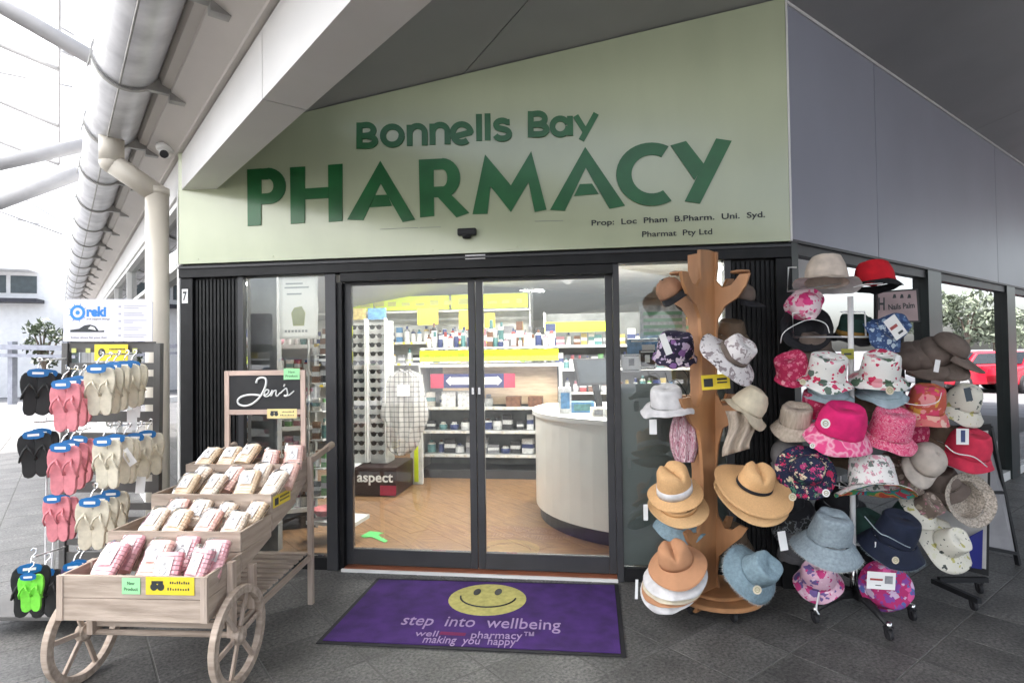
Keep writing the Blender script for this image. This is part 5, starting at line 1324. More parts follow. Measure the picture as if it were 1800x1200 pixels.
row(('purple thongs', 'behind the cart'), F_pur, line((136, 975, 3.3), (150, 972, 3.5), 2), 'purple thongs behind the cart')
row(('black thongs', 'low on the base tray'), F_blk, [(60, 978, 3.12), (84, 985, 3.3)], 'black thongs on the base tray', .3)
g_ = thongs('bright green thongs hanging before the black ones low on the rack', F_grn, F_grn, hang(57, 997, 3.04, .15), 'bright green thongs')
g_.scale = (.72, .72, .72)
for (px, py, t), (qx, qy, t2) in (((178, 622, 3.24), (238, 622, 3.83)), ((188, 748, 3.16), (266, 745, 3.83)), ((165, 856, 3.12), (215, 845, 3.83)), ((117, 648, 3.2), (160, 650, 3.83)), ((117, 760, 3.15), (160, 752, 3.83)), ((103, 850, 3.45), (125, 850, 3.83)), ((136, 966, 3.25), (170, 966, 3.83))):
    a = RMi @ V(px, py, t); c = RMi @ V(qx, qy, t2); b = MB(); b.tube([a, c], .004, n=6); b.tube([a, a+Vec((0, -.004, .02))], .004, n=6); b.build('peg', M_chrome, rk)
for (px, py, t), (qx, qy, t2) in (((66, 634, 3.56), (116, 630, 3.84)), ((58, 742, 3.5), (116, 738, 3.84)), ((60, 978, 3.2), (116, 960, 3.84))):
    a = RMi @ V(px, py, t); c = RMi @ V(qx, qy, t2); b = MB(); b.tube([a, c], .005, n=6); b.build('side_peg', M_wire, rk)
b = MB(); a = RMi @ V(82, 830, 3.6); b.tube([a, Vec((a.x, a.y, .11))], .005, n=6); b.tube([RMi @ V(96, 900, 3.62), Vec(((RMi @ V(96, 900, 3.62)).x, a.y, .11))], .005, n=6); b.build('side_wire', M_wire, rk)
# paper tags hanging off some of the pairs
for i, (px, py, t, w_, h_, rz, lab) in enumerate(((226, 803, 3.3, .05, .10, -.6, 'white card tag hanging on the middle beige thongs'), (247, 852, 3.45, .055, .10, .1, 'white card tag below the middle beige row'), (232, 738, 3.5, .06, .12, .0, 'white printed card behind the top beige row'), (240, 722, 3.75, .05, .08, .1, 'small white card high on the slatted rack'))):
    b = MB(); b.box(-w_/2, w_/2, -.0006, .0006, -h_/2, h_/2, Mat.Rotation(rz, 4, 'Y')); b.box(-w_*.3, w_*.3, -.0012, -.0008, -.004, .0, Mat.Rotation(rz, 4, 'Y')); b.box(-w_*.3, w_*.3, -.0012, -.0008, .016, .020, Mat.Rotation(rz, 4, 'Y'))
    o = b.build('card_tag', M_paper); o.matrix_world = Mat.Translation(V(px, py, t)) @ Mat.Rotation(YAW, 4, 'Z'); tag(o, lab, 'tag')

# ================================================================== HATS
def hatframe(px, py, t, up, spin=0.0):
    """local z = crown direction given as (right, up, towards the viewer)"""
    z = (RT*up[0] + Vec((0, 0, 1))*up[1] - FW*up[2]).normalized()
    x = RT - z*RT.dot(z)
    return frame(V(px, py, t), x, z=z) @ Mat.Rotation(spin, 4, 'Z')
hr = random.Random(11)
def bucket(label, cat_, M, mc, mb=None, mu=None, R=.15, rc=.088, rt=.07, h=.10, drop=.055, wave=.012, kw=3, floppy=0, fringe=None, band=None, oval=1.08, top_dent=.01, name='bucket_hat', crown_noise=.0055, rings=True, group=None):
    """R brim radius, rc head radius, rt top radius, h crown height, drop brim fall"""
    t = thing(name, label, cat_, M, group); mb = mb or mc; mu = mu or mb
    ph = hr.uniform(0, 6); sd = Vec((hr.uniform(0, 50), hr.uniform(0, 50), 0))
    def wob(p, i, a_):
        q = p*14+sd; d = noise.noise(q)+.35*noise.noise(q*2.7)
        return Vec((p.x*oval*(1+d*crown_noise*12), p.y*(1+d*crown_noise*12), p.z + noise.noise(q*1.3+Vec((5, 5, 5)))*crown_noise*2.2))
    pr = [(rc, 0), (rc*.985, h*.12), (rc*.95, h*.4), ((rc+rt)/2*.99, h*.7), (rt*1.02, h*.93), (rt*.97, h*.985), (rt*.86, h), (rt*.5, h-top_dent*.6), (.0005, h-top_dent)]
    b = MB(); b.lathe(pr, 36, None, wob); b.build('crown', mc, t, smooth=True, solid=.002)
    if rings and h > .06:
        b = MB()
        for r_, z_ in ((rt*.985, h*.965), (rc*1.004, .003)):
            b.tube([wob(Vec((r_*cos(2*pi*k/36), r_*sin(2*pi*k/36), z_)), 0, 0) for k in range(37)], .0016, n=4, cap=False)
        for a_ in (.6, .6+pi):
            b.tube([wob(Vec((r_*1.004*cos(a_), r_*1.004*sin(a_), z_)), 0, 0) for r_, z_ in pr[:6]], .0013, n=4, cap=False)
        b.build('crown_seam', mc, t)
    n = 40; nr = 7
    def brimf(off, rr_=1.0):
        vv = []; ff = []
        for i in range(nr+1):
            f_ = i/nr; r = rc+(R*rr_-rc)*f_
            for k in range(n):
                a_ = 2*pi*k/n
                z = -drop*f_**1.15 + wave*f_*f_*sin(kw*a_+ph) + floppy*f_*f_*sin(a_+ph*1.7) + noise.noise(Vec((cos(a_)*2, sin(a_)*2, f_*2))+sd)*wave*f_*1.1 + noise.noise(Vec((cos(a_)*6, sin(a_)*6, f_*3))+sd)*.0035*f_
                vv.append((r*cos(a_)*oval*.99, r*sin(a_), z+off))
        for i in range(nr):
            for k in range(n): ff.append((i*n+k, i*n+(k+1)%n, (i+1)*n+(k+1)%n, (i+1)*n+k))
        return vv, ff
    b = MB(); b.add(*brimf(0)); br = b.build('brim', mb, t, smooth=True, solid=.0016)
    if mu is not mb: b = MB(); b.add(*brimf(-.0035, .995)); b.build('brim_lining', mu, t, smooth=True)
    if rings:
        vv, _ = brimf(.0012); b = MB()
        for i in (3, 5, 7): b.tube([Vec(v) for v in vv[i*n:(i+1)*n]]+[Vec(vv[i*n])], .0011, n=3, cap=False)
        b.build('brim_stitching', mb, t)
    if fringe:
        vv, _ = brimf(0); b = MB()
        for k in range(n*5):
            a0 = Vec(vv[nr*n+(k//5) % n]); a1 = Vec(vv[nr*n+(k//5+1) % n]); p = a0.lerp(a1, (k % 5)/5); d = Vec((p.x, p.y, -.03)).normalized()*hr.uniform(.006, .018)+Vec((hr.uniform(-.004, .004), hr.uniform(-.004, .004), -.004))
            sd_ = Vec((-p.y, p.x, 0)).normalized()*.0013; b.add([p-sd_, p+sd_, p+d], [(0, 1, 2)])
        b.build('frayed_edge', fringe, t)
    if band:
        b = MB()
        prb = [(rc*1.0+.003, .002), (rc*.985+.0035, band[1]*.5), (rc*.96+.003, band[1])]
        b.lathe(prb, 28, None, wob); b.build('hat_band', band[0], t, smooth=True, solid=.002)
    return t
def fedora(label, M, m, mband, R=.17, rc=.088, rt=.066, h=.115, drop=.02, lift=.03, bandh=.03, name='straw_hat', group=None, knot=False, spin=0):
    t = thing(name, label, 'hat', M, group); n = 48
    def pinch(p, i, a_):
        q = Vec((p.x*1.14, p.y*.98, p.z)); f_ = max(0, (p.z/h-.45)/.55)
        q.z -= .030*f_*math.exp(-(q.x/.020)**2)*(1 if p.z > h*.6 else .0) - .012*f_*(q.y/.07)
        if q.y < 0: q.x *= 1-.28*f_*min(1, -q.y/.06)
        return q
    pr = [(rc, 0), (rc*.985, h*.25), (rc*.93, h*.55), (rt*1.12, h*.82), (rt*1.0, h*.93), (rt*.88, h*.98), (rt*.65, h), (rt*.4, h), (rt*.2, h), (.0005, h)]
    b = MB(); b.lathe(pr, n, Mat.Rotation(spin, 4, 'Z'), pinch); b.build('crown', m, t, smooth=True, solid=.002)
    ph = hr.uniform(0, 6); vv = []; ff = []; nr = 8
    def br(f_, a_):
        r = rc+(R-rc)*f_; z = -drop*f_ + lift*f_*f_*(abs(cos(a_))**1.6) + .006*f_*sin(3*a_+ph)
        return Vec((r*cos(a_)*(1.14-.1*f_), r*sin(a_)*(.98+.04*f_), z))
    for i in range(nr+1):
        for k in range(n): vv.append(br(i/nr, 2*pi*k/n))
    for i in range(nr):
        for k in range(n): ff.append((i*n+k, i*n+(k+1)%n, (i+1)*n+(k+1)%n, (i+1)*n+k))
    b = MB(); b.add(vv, ff, Mat.Rotation(spin, 4, 'Z')); b.build('brim', m, t, smooth=True, solid=.003)
    b = MB(); b.tube([Mat.Rotation(spin, 4, 'Z') @ br(1, 2*pi*k/n) for k in range(n+1)], .0028, n=5, cap=False); b.build('brim_edge', m, t, smooth=True)
    if mband:
        b = MB(); b.lathe([(rc+.0025, .001), (rc*.985+.003, bandh*.5), (rc*.965+.003, bandh)], n, Mat.Rotation(spin, 4, 'Z'), pinch); b.build('hat_band', mband, t, smooth=True, solid=.002)
    return t
def cap(label, M, m, mv=None, r=.085, h=.10, vis=.085, group=None, back=False):
    t = thing('cap', label, 'cap', M, group); mv = mv or m
    b = MB(); b.lathe([(r, 0), (r*1.0, h*.2), (r*.95, h*.45), (r*.82, h*.7), (r*.6, h*.88), (r*.3, h*.98), (.0005, h)], 24, None, lambda p, i, a_: Vec((p.x*.96, p.y*1.06, p.z)))
    b.build('crown', m, t, smooth=True, solid=.002)
    b = MB()
    def vf(u, v):
        a_ = radians(-162+144*u); r0 = r*1.0; x = r0*cos(a_)*.96; y = r0*sin(a_)*1.06
        k = sin(pi*u)**.6*vis*v
        return Vec((x*(1+.10*v), y-k, -.012*v-.03*(x/r)**2*v+.0))
    b.sheet(vf, 16, 5); b.build('visor', mv, t, smooth=True, solid=.0035)
    b = MB(); b.lathe([(.008, 0), (.006, .005), (0, .006)], 8, Mat.Translation((0, 0, h))); b.build('button', mv, t)
    return t
def disc(label, px, py, t, r=.022, m=None, tilt=(0, .1, 1), em='round tag'):
    M = hatframe(px, py, t, tilt); o = thing('round_tag', label, 'tag', M)
    b = MB(); b.lathe([(0, 0), (r, 0), (r, .0012), (0, .0012)], 20); b.build('tag_disc', m or M_cream, o)
    b = MB(); b.lathe([(r*.42, .0013), (r*.62, .0013), (r*.62, .0018), (r*.42, .0018)], 16); b.box(-r*.3, r*.3, -r*.1, r*.1, .0013, .0018); b.build('tag_print', mat('olive_ink', (.38, .36, .2), .6), o)
    return o
def card(label, px, py, t, wpx, hpx, rz=0.0, m=None, prints=(), name='swing_tag', cat_='tag'):
    w_, h_ = wpx*t/FP, hpx*t/FP
    M = Mat.Translation(V(px, py, t)) @ Mat.Rotation(YAW, 4, 'Z') @ Mat.Rotation(rz, 4, 'Y'); o = thing(name, label, cat_, M)
    b = MB(); b.box(-w_/2, w_/2, -.0007, .0007, -h_/2, h_/2); b.build('card', m or M_paper, o)
    for (mm, x0, x1, z0, z1) in prints:
        b = MB(); b.box(w_*x0, w_*x1, -.0016, -.0009, h_*z0, h_*z1); b.build('card_print', mm, o)
    return o
def cord(label, pts, r=.0025, m=None):
    b = MB(); P = [V(*p) for p in pts]; out = []
    for i in range(len(P)-1):
        p0 = P[max(i-1, 0)]; p1 = P[i]; p2 = P[i+1]; p3 = P[min(i+2, len(P)-1)]
        for k in range(5):
            t = k/5; out.append(.5*((2*p1)+(-p0+p2)*t+(2*p0-5*p1+4*p2-p3)*t*t+(-p0+3*p1-3*p2+p3)*t**3))
    out.append(P[-1]); b.tube(out, r, n=6); return tag(b.build('chin_cord', m or M_wire, smooth=True), label, 'cord')
def cloth(n_, c, **k): return mat(n_, c, .9, var=k.pop('var', .14), scale=k.pop('scale', 14), bump=.35, bscale=150, **k)
M_cream = cloth('cream_cloth', (.66, .58, .44)); M_beigec = cloth('beige_cloth', (.68, .58, .50)); M_sand = cloth('sand_cord', (.50, .42, .34), stretch=(6, 6, 1))
M_redc = cloth('red_cloth', (.64, .008, .022)); M_blackc = cloth('black_cloth', (.012, .012, .016)); M_taupe = cloth('taupe_cloth', (.17, .13, .11)); M_whitec = cloth('white_cloth', (.72, .70, .70))
M_hot = cloth('hot_pink_cloth', (.72, .015, .16)); M_hotd = pattern('pink_tie_dye', [(.68, .02, .18), (.72, .12, .28), (.78, .40, .50), (.70, .06, .22)], 18, 'soft')
M_parrot = spots('red_leaf_print', (.74,.73,.70), [(.60,.03,.10),(.55,.04,.12),(.10,.15,.12),(.62,.20,.28),(.74,.73,.70)], 17, .42)
M_parrot2 = spots('red_leaf_print_white', (.74,.73,.70), [(.58,.03,.10),(.08,.14,.09),(.70,.30,.34),(.74,.73,.70),(.50,.02,.08)], 15, .42)
M_rose = pattern('rose_line_print', [(.72, .08, .20), (.78, .26, .36), (.70, .05, .17), (.80, .38, .46), (.62, .05, .16)], 34, dist=1.5)
M_crim = spots('crimson_leaf_print', (.46,.02,.09), [(.66,.16,.26),(.58,.08,.16),(.70,.30,.36)], 30, .36)
M_pinkw = spots('pink_white_print', (.70,.56,.60), [(.62,.04,.20),(.66,.16,.30),(.50,.02,.14)], 15, .45)
M_bluep = spots('blue_print', (.04,.08,.20), [(.30,.42,.58),(.50,.60,.68),(.10,.18,.36)], 26, .40)
M_orange = spots('orange_pink_flower', (.52,.10,.06), [(.66,.34,.06),(.66,.06,.14),(.74,.30,.30),(.62,.24,.04)], 13, .5)
M_orangeu = spots('coral_flower', (.66,.18,.17), [(.74,.42,.34),(.64,.06,.12),(.76,.5,.42)], 13, .45)
M_wflor = spots('white_daisy_print', (.70,.67,.58), [(.07,.08,.07),(.50,.46,.16),(.70,.67,.58),(.10,.12,.09),(.66,.64,.5)], 20, .30)
M_flam = spots('flamingo_print', (.72,.70,.68), [(.66,.34,.40),(.14,.17,.15),(.60,.26,.34),(.18,.2,.19),(.72,.7,.68)], 26, .42, warp=.6)
M_rain = pattern('rainbow_lining', [(.68, .10, .06), (.78, .34, .10), (.10, .42, .14), (.06, .34, .45), (.66, .06, .10), (.12, .45, .42)], 9, dist=.3)
M_pleat = spots('dark_festive_print', (.010,.014,.045), [(.50,.02,.09),(.012,.02,.07),(.62,.52,.36),(.06,.20,.12),(.012,.016,.05),(.45,.04,.16)], 24, .46, warp=.9)
M_brpink = spots('brown_pink_print', (.20,.15,.12), [(.45,.20,.24),(.40,.34,.26),(.52,.42,.36)], 24, .40)
M_purp = spots('purple_flower_print', (.018,.014,.04), [(.50,.40,.55),(.66,.56,.64),(.22,.10,.28),(.018,.014,.04)], 19, .46)
M_flor = spots('grey_flower_print', (.70,.66,.66), [(.16,.13,.14),(.30,.25,.26),(.70,.66,.66),(.42,.34,.34)], 15, .36, warp=.8)
M_straw = mat('tan_straw', (.66, .39, .18), .75, var=.06, scale=120, bump=.6, bscale=260); M_straw2 = mat('golden_straw', (.68, .43, .21), .75, var=.06, scale=120, bump=.6, bscale=260)
M_camel = cloth('camel_felt', (.50, .25, .13), var=.06); M_denim = cloth('washed_denim', (.22, .31, .36), scale=60, var=.13); M_denimg = cloth('grey_denim', (.29, .35, .39), scale=60, var=.13); M_fray = cloth('frayed_white', (.62, .64, .62)); M_navy = cloth('navy_cloth', (.010, .016, .040)); M_dgreen = cloth('dark_green_cloth', (.015, .05, .04))
M_mag = spots('magenta_blue_print', (.40,.02,.13), [(.08,.12,.34),(.55,.40,.55),(.20,.05,.28),(.60,.08,.26)], 17, .48)
M_pinkpur = spots('pink_purple_print', (.64,.40,.50), [(.50,.04,.18),(.14,.09,.26),(.70,.52,.60)], 17, .46)
M_weave = mat('basket_weave', (.58, .50, .42), .8, var=.35, scale=90, bump=.8, bscale=160)
M_brownc = cloth('brown_cloth', (.13, .09, .06)); M_must = cloth('mustard_cloth', (.32, .18, .04)); M_pale = cloth('pale_blue_cloth', (.40, .52, .58)); M_coral = cloth('coral_red_cloth', (.66, .035, .085))
M_lace = mat('lace_trim', (.58, .50, .42), .8); M_tand = cloth('tan_cap_cloth', (.42, .22, .13))

# ---- plywood tree stand
TP = Vec((.735, -.345, 0)); TM = frame(TP, RT, z=Vec((0, 0, 1))) @ Mat.Rotation(radians(12), 4, 'Z')
tr = thing('hat_tree_stand', 'tan plywood hat tree with curled branches on a round castor base', 'hat stand', TM)
def tpx(px, py):
    t_ = (TP-CAM).dot(FW); q = frame(TP, RT, z=Vec((0,0,1))).inverted() @ V(px, py, t_); return (q.x, q.z)
def board(pxs, ang, th=.02, name='branch_board'):
    """pxs: silhouette on the plane facing the viewer; the board is turned by ang"""
    P = [tpx(*p) for p in pxs]; P = [(x*1.28, z) for x, z in P]; c = cos(ang) if abs(ang) < 1.2 else 1
    b = MB(); b.prism([(x, z) for x, z in P], -th/2, th/2, Mat.Rotation(ang, 4, 'Z') @ XZ(0, 0, 0)); o = b.build(name, M_mdf, tr)
    bm = bmesh.new(); bm.from_mesh(o.data); bmesh.ops.recalc_face_normals(bm, faces=bm.faces); bmesh.ops.triangulate(bm, faces=[f for f in bm.faces if len(f.verts) > 4]); bm.to_mesh(o.data); bm.free(); return o
cx_ = 1243
half = [(1243, 440), (1222, 442), (1222, 470), (1224, 492), (1215, 506), (1203, 502), (1192, 485), (1178, 484), (1184, 505), (1195, 525), (1212, 538), (1222, 560), (1224, 600), (1224, 640), (1225, 690), (1216, 712), (1204, 710), (1196, 694), (1174, 696), (1184, 716), (1200, 738), (1216, 752), (1222, 780), (1226, 830),
        (1226, 880), (1224, 905), (1214, 925), (1204, 925), (1195, 915), (1184, 918), (1192, 935), (1208, 955), (1222, 975), (1226, 1010), (1222, 1030), (1214, 1050), (1206, 1057), (1243, 1060)]
mirr = [(2*cx_-x, y-(2 if y < 700 else 0)) for x, y in half[::-1]]
full = half[:-1]+[(1206, 1057)]+[(2*cx_-1206, 1057)]+mirr[1:-0 or None]
Pf = half[:-1]+[(2*cx_-x, y) for x, y in half[:-1][::-1]][0:]
board(Pf, radians(-52), .022); board(Pf, radians(28), .022)
for (px, py) in ((1180, 486), (1304, 480), (1182, 697), (1303, 700)):
    x, z = tpx(px, py)
    b = MB(); b.lathe([(0, .004), (.055, .004), (.06, .010), (.055, .018), (0, .018)], 20, Mat.Translation((x*.95, -.05, z)) ); b.build('branch_pad', mat('pale_ply', (.52, .28, .15), .5), tr)
b = MB(); b.lathe([(0, .075), (.268, .075), (.280, .082), (.280, .098), (.272, .105), (0, .105)], 48); b.build('base_disc', M_mdf, tr)
b = MB(); b.lathe([(0, .106), (.18, .106), (.19, .112), (.19, .122), (.18, .128), (0, .128)], 40); b.build('upper_disc', M_mdf, tr)
for k in range(5):
    a_ = 2*pi*k/5+.9; castor(tr, .21*cos(a_), .21*sin(a_), .030)
o = card('small yellow label with black print tied across the hat tree trunk', 1258, 671, 3.42, 50, 26, -.05, M_ytag, [(M_ink, .05, .4, .1, .25), (M_ink, .05, .4, -.1, .0), (M_ink, -.42, -.1, -.3, .25)])

TT = 3.48
cap('tan cap with dark brim hooked upside on the upper left branch', hatframe(1180, 515, 3.62, (-.55, .75, .2)), M_tand, M_blackc, r=.085, h=.10)
cap('taupe cap hanging behind the upper left branch', hatframe(1208, 530, 3.78, (.4, .4, -.6), 1), M_taupe, r=.08)
cap('dark grey cap hooked on the upper right branch', hatframe(1302, 522, 3.72, (.2, .9, .3), .9), M_taupe, M_blackc, r=.08, h=.09)
bucket('dark brown hat behind the grey flowered wide brim hat', 'hat', hatframe(1285, 585, 3.85, (0, .9, .3)), M_brownc, R=.12, h=.08)
t = bucket('black and lilac flowered bonnet on the left of the hat tree', 'bonnet', hatframe(1186, 622, 3.55, (-.05, .95, .45)), M_purp, M_purp, M_tand, R=.125, rc=.105, rt=.085, h=.125, drop=.03, wave=.008, kw=9, name='sun_bonnet')
card('white tag on the black and lilac bonnet', 1170, 605, 3.38, 12, 38, -.35)
cord('dark cords dangling under the lilac bonnet', [(1170, 655, 3.5), (1175, 672, 3.5), (1190, 668, 3.5), (1205, 690, 3.5), (1207, 700, 3.5)], .0025, M_black)
cord('second dark cord under the lilac bonnet', [(1200, 650, 3.5), (1210, 665, 3.5), (1205, 690, 3.5)], .002, M_black)
bucket('white wide brim hat with grey flowers and taupe band', 'hat', hatframe(1288, 624, 3.30, (.50, .62, .60)), M_flor, R=.180, rc=.088, rt=.072, h=.105, drop=.045, wave=.01, band=(M_taupe, .03), name='wide_brim_hat')
t = bucket('white bucket hat with striped brim at the left lower branch', 'hat', hatframe(1172, 712, 3.5, (-.1, .95, .25)), M_whitec, R=.148, rc=.090, rt=.078, h=.11, drop=.03, wave=.015, kw=2)
card('white tag hanging below the white bucket hat', 1148, 750, 3.45, 13, 26)
# cream hat with a long neck flap
t = bucket('cream round hat with long beige neck flap right of trunk', 'hat', hatframe(1312, 718, 3.5, (.45, .75, .25)), M_cream, R=.14, rc=.095, rt=.06, h=.13, drop=.035, wave=.02, kw=2, name='sun_hat', top_dent=-.008)
fM = V(1302, 750, 3.45); Ml = t.matrix_world.inverted()
def flap(u, v):
    x = 1275+48*u+6*sin(v*5); y = 722+80*v-14*u*v
    p = V(x, y, 3.43+.02*sin(u*14+v*2)+.02*v); return Ml @ p
b = MB(); b.sheet(flap, 18, 10); b.build('neck_flap', M_sand, t, smooth=True, solid=.002)
# scrunched pink cloth hat
t = thing('cloth_hat', 'scrunched pink and white striped cloth hat hanging on the lower left branch', 'hat', V(1203, 765, 3.6)); Ml = t.matrix_world.inverted()
def scr(u, v):
    a_ = 2*pi*u; r = 26*(.35+.75*sin(pi*min(1, v*.75+.12)))
    return Ml @ V(1204+r*cos(a_)*(.9+.1*sin(5*a_)), 722+90*v, 3.60+.05*sin(a_)+.010*sin(a_*9))
b = MB(); b.sheet(scr, 40, 14); b.build('cloth_body', pattern('pink_stripe_cloth', [(.62, .42, .46), (.30, .10, .14), (.70, .55, .58), (.50, .22, .28)], 30, stretch=(3, 3, .5)), t, smooth=True)
# straw hats
fedora('tan straw fedora with a white ribbon on left of hat tree', hatframe(1186, 862, 3.36, (-.18, .9, .42)), M_straw, M_whitec, R=.150, rc=.092, rt=.075, h=.155, drop=.03, lift=.015, bandh=.05, spin=.5)
fedora('golden straw hat stacked beneath the white ribboned fedora', hatframe(1192, 888, 3.37, (-.05, .88, .42)), M_straw2, M_straw, R=.165, rc=.098, rt=.085, h=.05, drop=.02, lift=.02, bandh=.03, spin=.5)
card('long white tag dangling left of the straw fedora', 1135, 900, 3.35, 8, 28)
fedora('wide tan straw fedora with a black band right of trunk', hatframe(1326, 852, 3.30, (.16, .86, .50)), M_straw, M_blackc, R=.212, rc=.088, rt=.07, h=.118, drop=.04, lift=.03, bandh=.02)
fedora('paler straw hat nested right under the black banded fedora', hatframe(1322, 868, 3.31, (.16, .86, .50)), M_straw2, M_lace, R=.200, rc=.110, rt=.098, h=.045, drop=.035, lift=.02, bandh=.035)
card('white tag hanging off the black banded fedora', 1376, 950, 3.3, 14, 34, -.15)
bucket('blue grey denim hat peeping out under the straw fedoras', 'hat', hatframe(1195, 915, 3.6, (0, .9, .3)), M_denim, R=.15, rc=.09, h=.08)
fedora('camel felt floppy hat on top of the lowest left stack', hatframe(1188, 985, 3.32, (-.30, .86, .42)), M_camel, None, R=.158, rc=.085, rt=.065, h=.11, drop=.05, lift=.01, bandh=.01, name='felt_hat')
for k, (mm, R_, lab) in enumerate(((M_whitec, .172, 'white brimmed hat stacked just under the camel hat'), (M_cream, .168, 'cream brimmed hat in the middle of the lower left stack'), (M_camel, .165, 'tan brimmed hat low in the lower left stack'), (M_whitec, .16, 'bottom white hat of the lower left stack'))):
    bucket(lab, 'hat', hatframe(1184-3*k, 1004+8*k, 3.35+.01*k, (-.30, .86, .42)), mm, R=R_, rc=.085, rt=.07, h=.02, drop=.035, wave=.012, kw=2, name='floppy_hat', crown_noise=.001, rings=False)
card('white tag at left of the lowest hat stack', 1119, 1035, 3.3, 5, 34, .05)
bucket('pale denim bucket hat with frayed brim low right of trunk', 'hat', hatframe(1330, 1003, 3.33, (.38, .55, .70)), M_denim, R=.165, rc=.092, rt=.08, h=.11, drop=.06, wave=.012, fringe=M_fray, crown_noise=.008)
disc('round cream tag on the frayed pale denim hat', 1331, 1036, 3.17, .024)
bucket('dark brown hat half hidden behind trunk low right', 'hat', hatframe(1287, 945, 3.75, (0, .9, .3)), M_brownc, R=.13, h=.08)

# ---- wire carousel
CP = Vec((1.53, -.37, 0)); CMt = frame(CP, RT, z=Vec((0, 0, 1)))
ca = thing('wire_hat_carousel', 'white wire hat carousel on a black five armed castor base', 'hat stand', CMt)
CT = (CP-CAM).dot(FW)
def cpx2(px, py, t=None): return CMt.inverted() @ V(px, py, t or CT)
ptop = cpx2(1478, 520)
b = MB(); b.tube([(0, 0, .12), (0, 0, ptop.z)], .016, n=14); b.build('centre_pole', M_wire, ca, smooth=True)
b = MB(); b.tube([(0, 0, .12), (0, 0, .32)], .021, n=14); b.build('pole_sleeve', M_chrome, ca, smooth=True)
def wirebox(pts, t, name='wire_loop'):
    b = MB(); b.tube([cpx2(x, y, t) for x, y in pts], .0055, n=7); b.build(name, M_wire, ca, smooth=True)
wirebox([(1478, 498), (1384, 512), (1386, 470), (1400, 470)], 3.55)
wirebox([(1478, 592), (1395, 592), (1393, 550), (1430, 548)], 3.55)
wirebox([(1478, 592), (1540, 592)], 3.55); wirebox([(1496, 590), (1496, 548)], 3.6); wirebox([(1478, 548), (1520, 548), (1522, 590)], 3.55)
for z, k0 in ((.42, 0), (.75, .5), (1.05, 0), (1.38, .4)):
    for k in range(6):
        a_ = k*pi/3+k0; b = MB(); b.tube([(0, 0, z), (.13*cos(a_), .13*sin(a_), z+.02), (.13*cos(a_), .13*sin(a_), z+.05)], .004, n=6); b.build('wire_arm', M_wire, ca)
for k in range(5):
    a_ = radians([-88, -14, 56, 128, 201][k]); d = Vec((cos(a_), sin(a_), 0)); b = MB()
    b.tube([Vec((0, 0, .13)), d*.12+Vec((0, 0, .135)), d*.22+Vec((0, 0, .105)), d*.31+Vec((0, 0, .075))], .02, n=10, rr=[.030, .026, .02, .014]); b.build('base_arm', M_black, ca, smooth=True)
    b = MB(); b.tube([d*.31+Vec((0, 0, .062)), d*.31+Vec((0, 0, .095))], .014, n=12); b.build('arm_cap', M_chrome, ca, smooth=True)
    castor(ca, d.x*.31, d.y*.31, .028)
G = 'hats on the wire carousel'
def B(label, px, py, up, mc, **k):
    t = k.pop('t', 3.42); c_ = k.pop('cat', 'hat'); return bucket(label, c_, hatframe(px, py, t, up, k.pop('spin', 0)), mc, **k)
B('pink and white leafy hat hanging under the beige top hat', 1414, 535, (-.1, -.55, .8), M_pinkw, R=.11, rc=.085, rt=.03, h=.13, drop=.01, t=3.62)
B('beige bucket hat with white lining on top left of carousel', 1453, 496, (.13, .95, -.20), M_beigec, mb=M_beigec, mu=M_whitec, R=.175, rc=.115, rt=.078, h=.155, drop=.02, wave=.010, t=3.5)
B('red bucket hat with black turned brim on the carousel top', 1538, 497, (-.02, .97, -.12), M_redc, mb=M_blackc, R=.138, rc=.105, rt=.078, h=.125, drop=.035, wave=.01, t=3.55)
cord('white cord across the black brim of the red hat', [(1500, 505, 3.38), (1520, 500, 3.38), (1552, 498, 3.38)], .003)
B('black hat with open white edged brim at carousel left', 1416, 578, (.1, -.2, -.95), M_blackc, R=.15, rc=.1, h=.06, drop=.02, t=3.66)
cord('pale edging of the open black hat on carousel left', [(1372, 603, 3.55), (1380, 582, 3.5), (1420, 562, 3.5), (1450, 568, 3.5), (1458, 585, 3.5)], .003)
B('dark green hat with mustard band behind the wire loop', 1500, 588, (0, .95, .3), M_dgreen, mb=M_blackc, R=.13, rc=.09, rt=.08, h=.12, drop=.03, t=3.68, band=(M_must, .035))
B('blue patterned hat with a card hanging at upper right', 1562, 580, (.35, .5, .6), M_bluep, R=.135, rc=.08, rt=.06, h=.10, drop=.06, wave=.02, t=3.55)
card('white card with red stripe on the blue patterned hat', 1574, 575, 3.38, 24, 40, -.6, M_paper, [(pmats[0], -.4, .2, -.02, .12), (M_ink, -.1, .3, -.35, -.25)])
B('crimson leaf print hat left of the white parrot hat', 1394, 655, (-.35, .85, .4), M_crim, R=.105, rc=.088, rt=.08, h=.11, drop=.03, t=3.52)
B('white bucket hat with red leaves left of carousel pole', 1450, 662, (.05, .93, .38), M_parrot, mu=M_pale, R=.15, rc=.100, rt=.09, h=.13, drop=.035, wave=.012, t=3.42)
B('white bucket hat with red leaves right of carousel pole', 1545, 660, (-.04, .93, .38), M_parrot2, mu=M_pale, R=.148, rc=.100, rt=.088, h=.13, drop=.035, wave=.010, t=3.42)
B('pale blue lined hat beneath the left red leaf hat', 1458, 690, (.05, .93, .38), M_pale, R=.13, rc=.1, h=.03, drop=.03, t=3.5)
B('pale blue lined hat beneath the right red leaf hat', 1550, 688, (-.05, .93, .38), M_pale, R=.135, rc=.1, h=.03, drop=.03, t=3.5)
disc('round cream tag at the left of the left parrot hat', 1411, 671, 3.30, .018); disc('round cream tag below the right red leaf hat', 1564, 686, 3.26, .024)
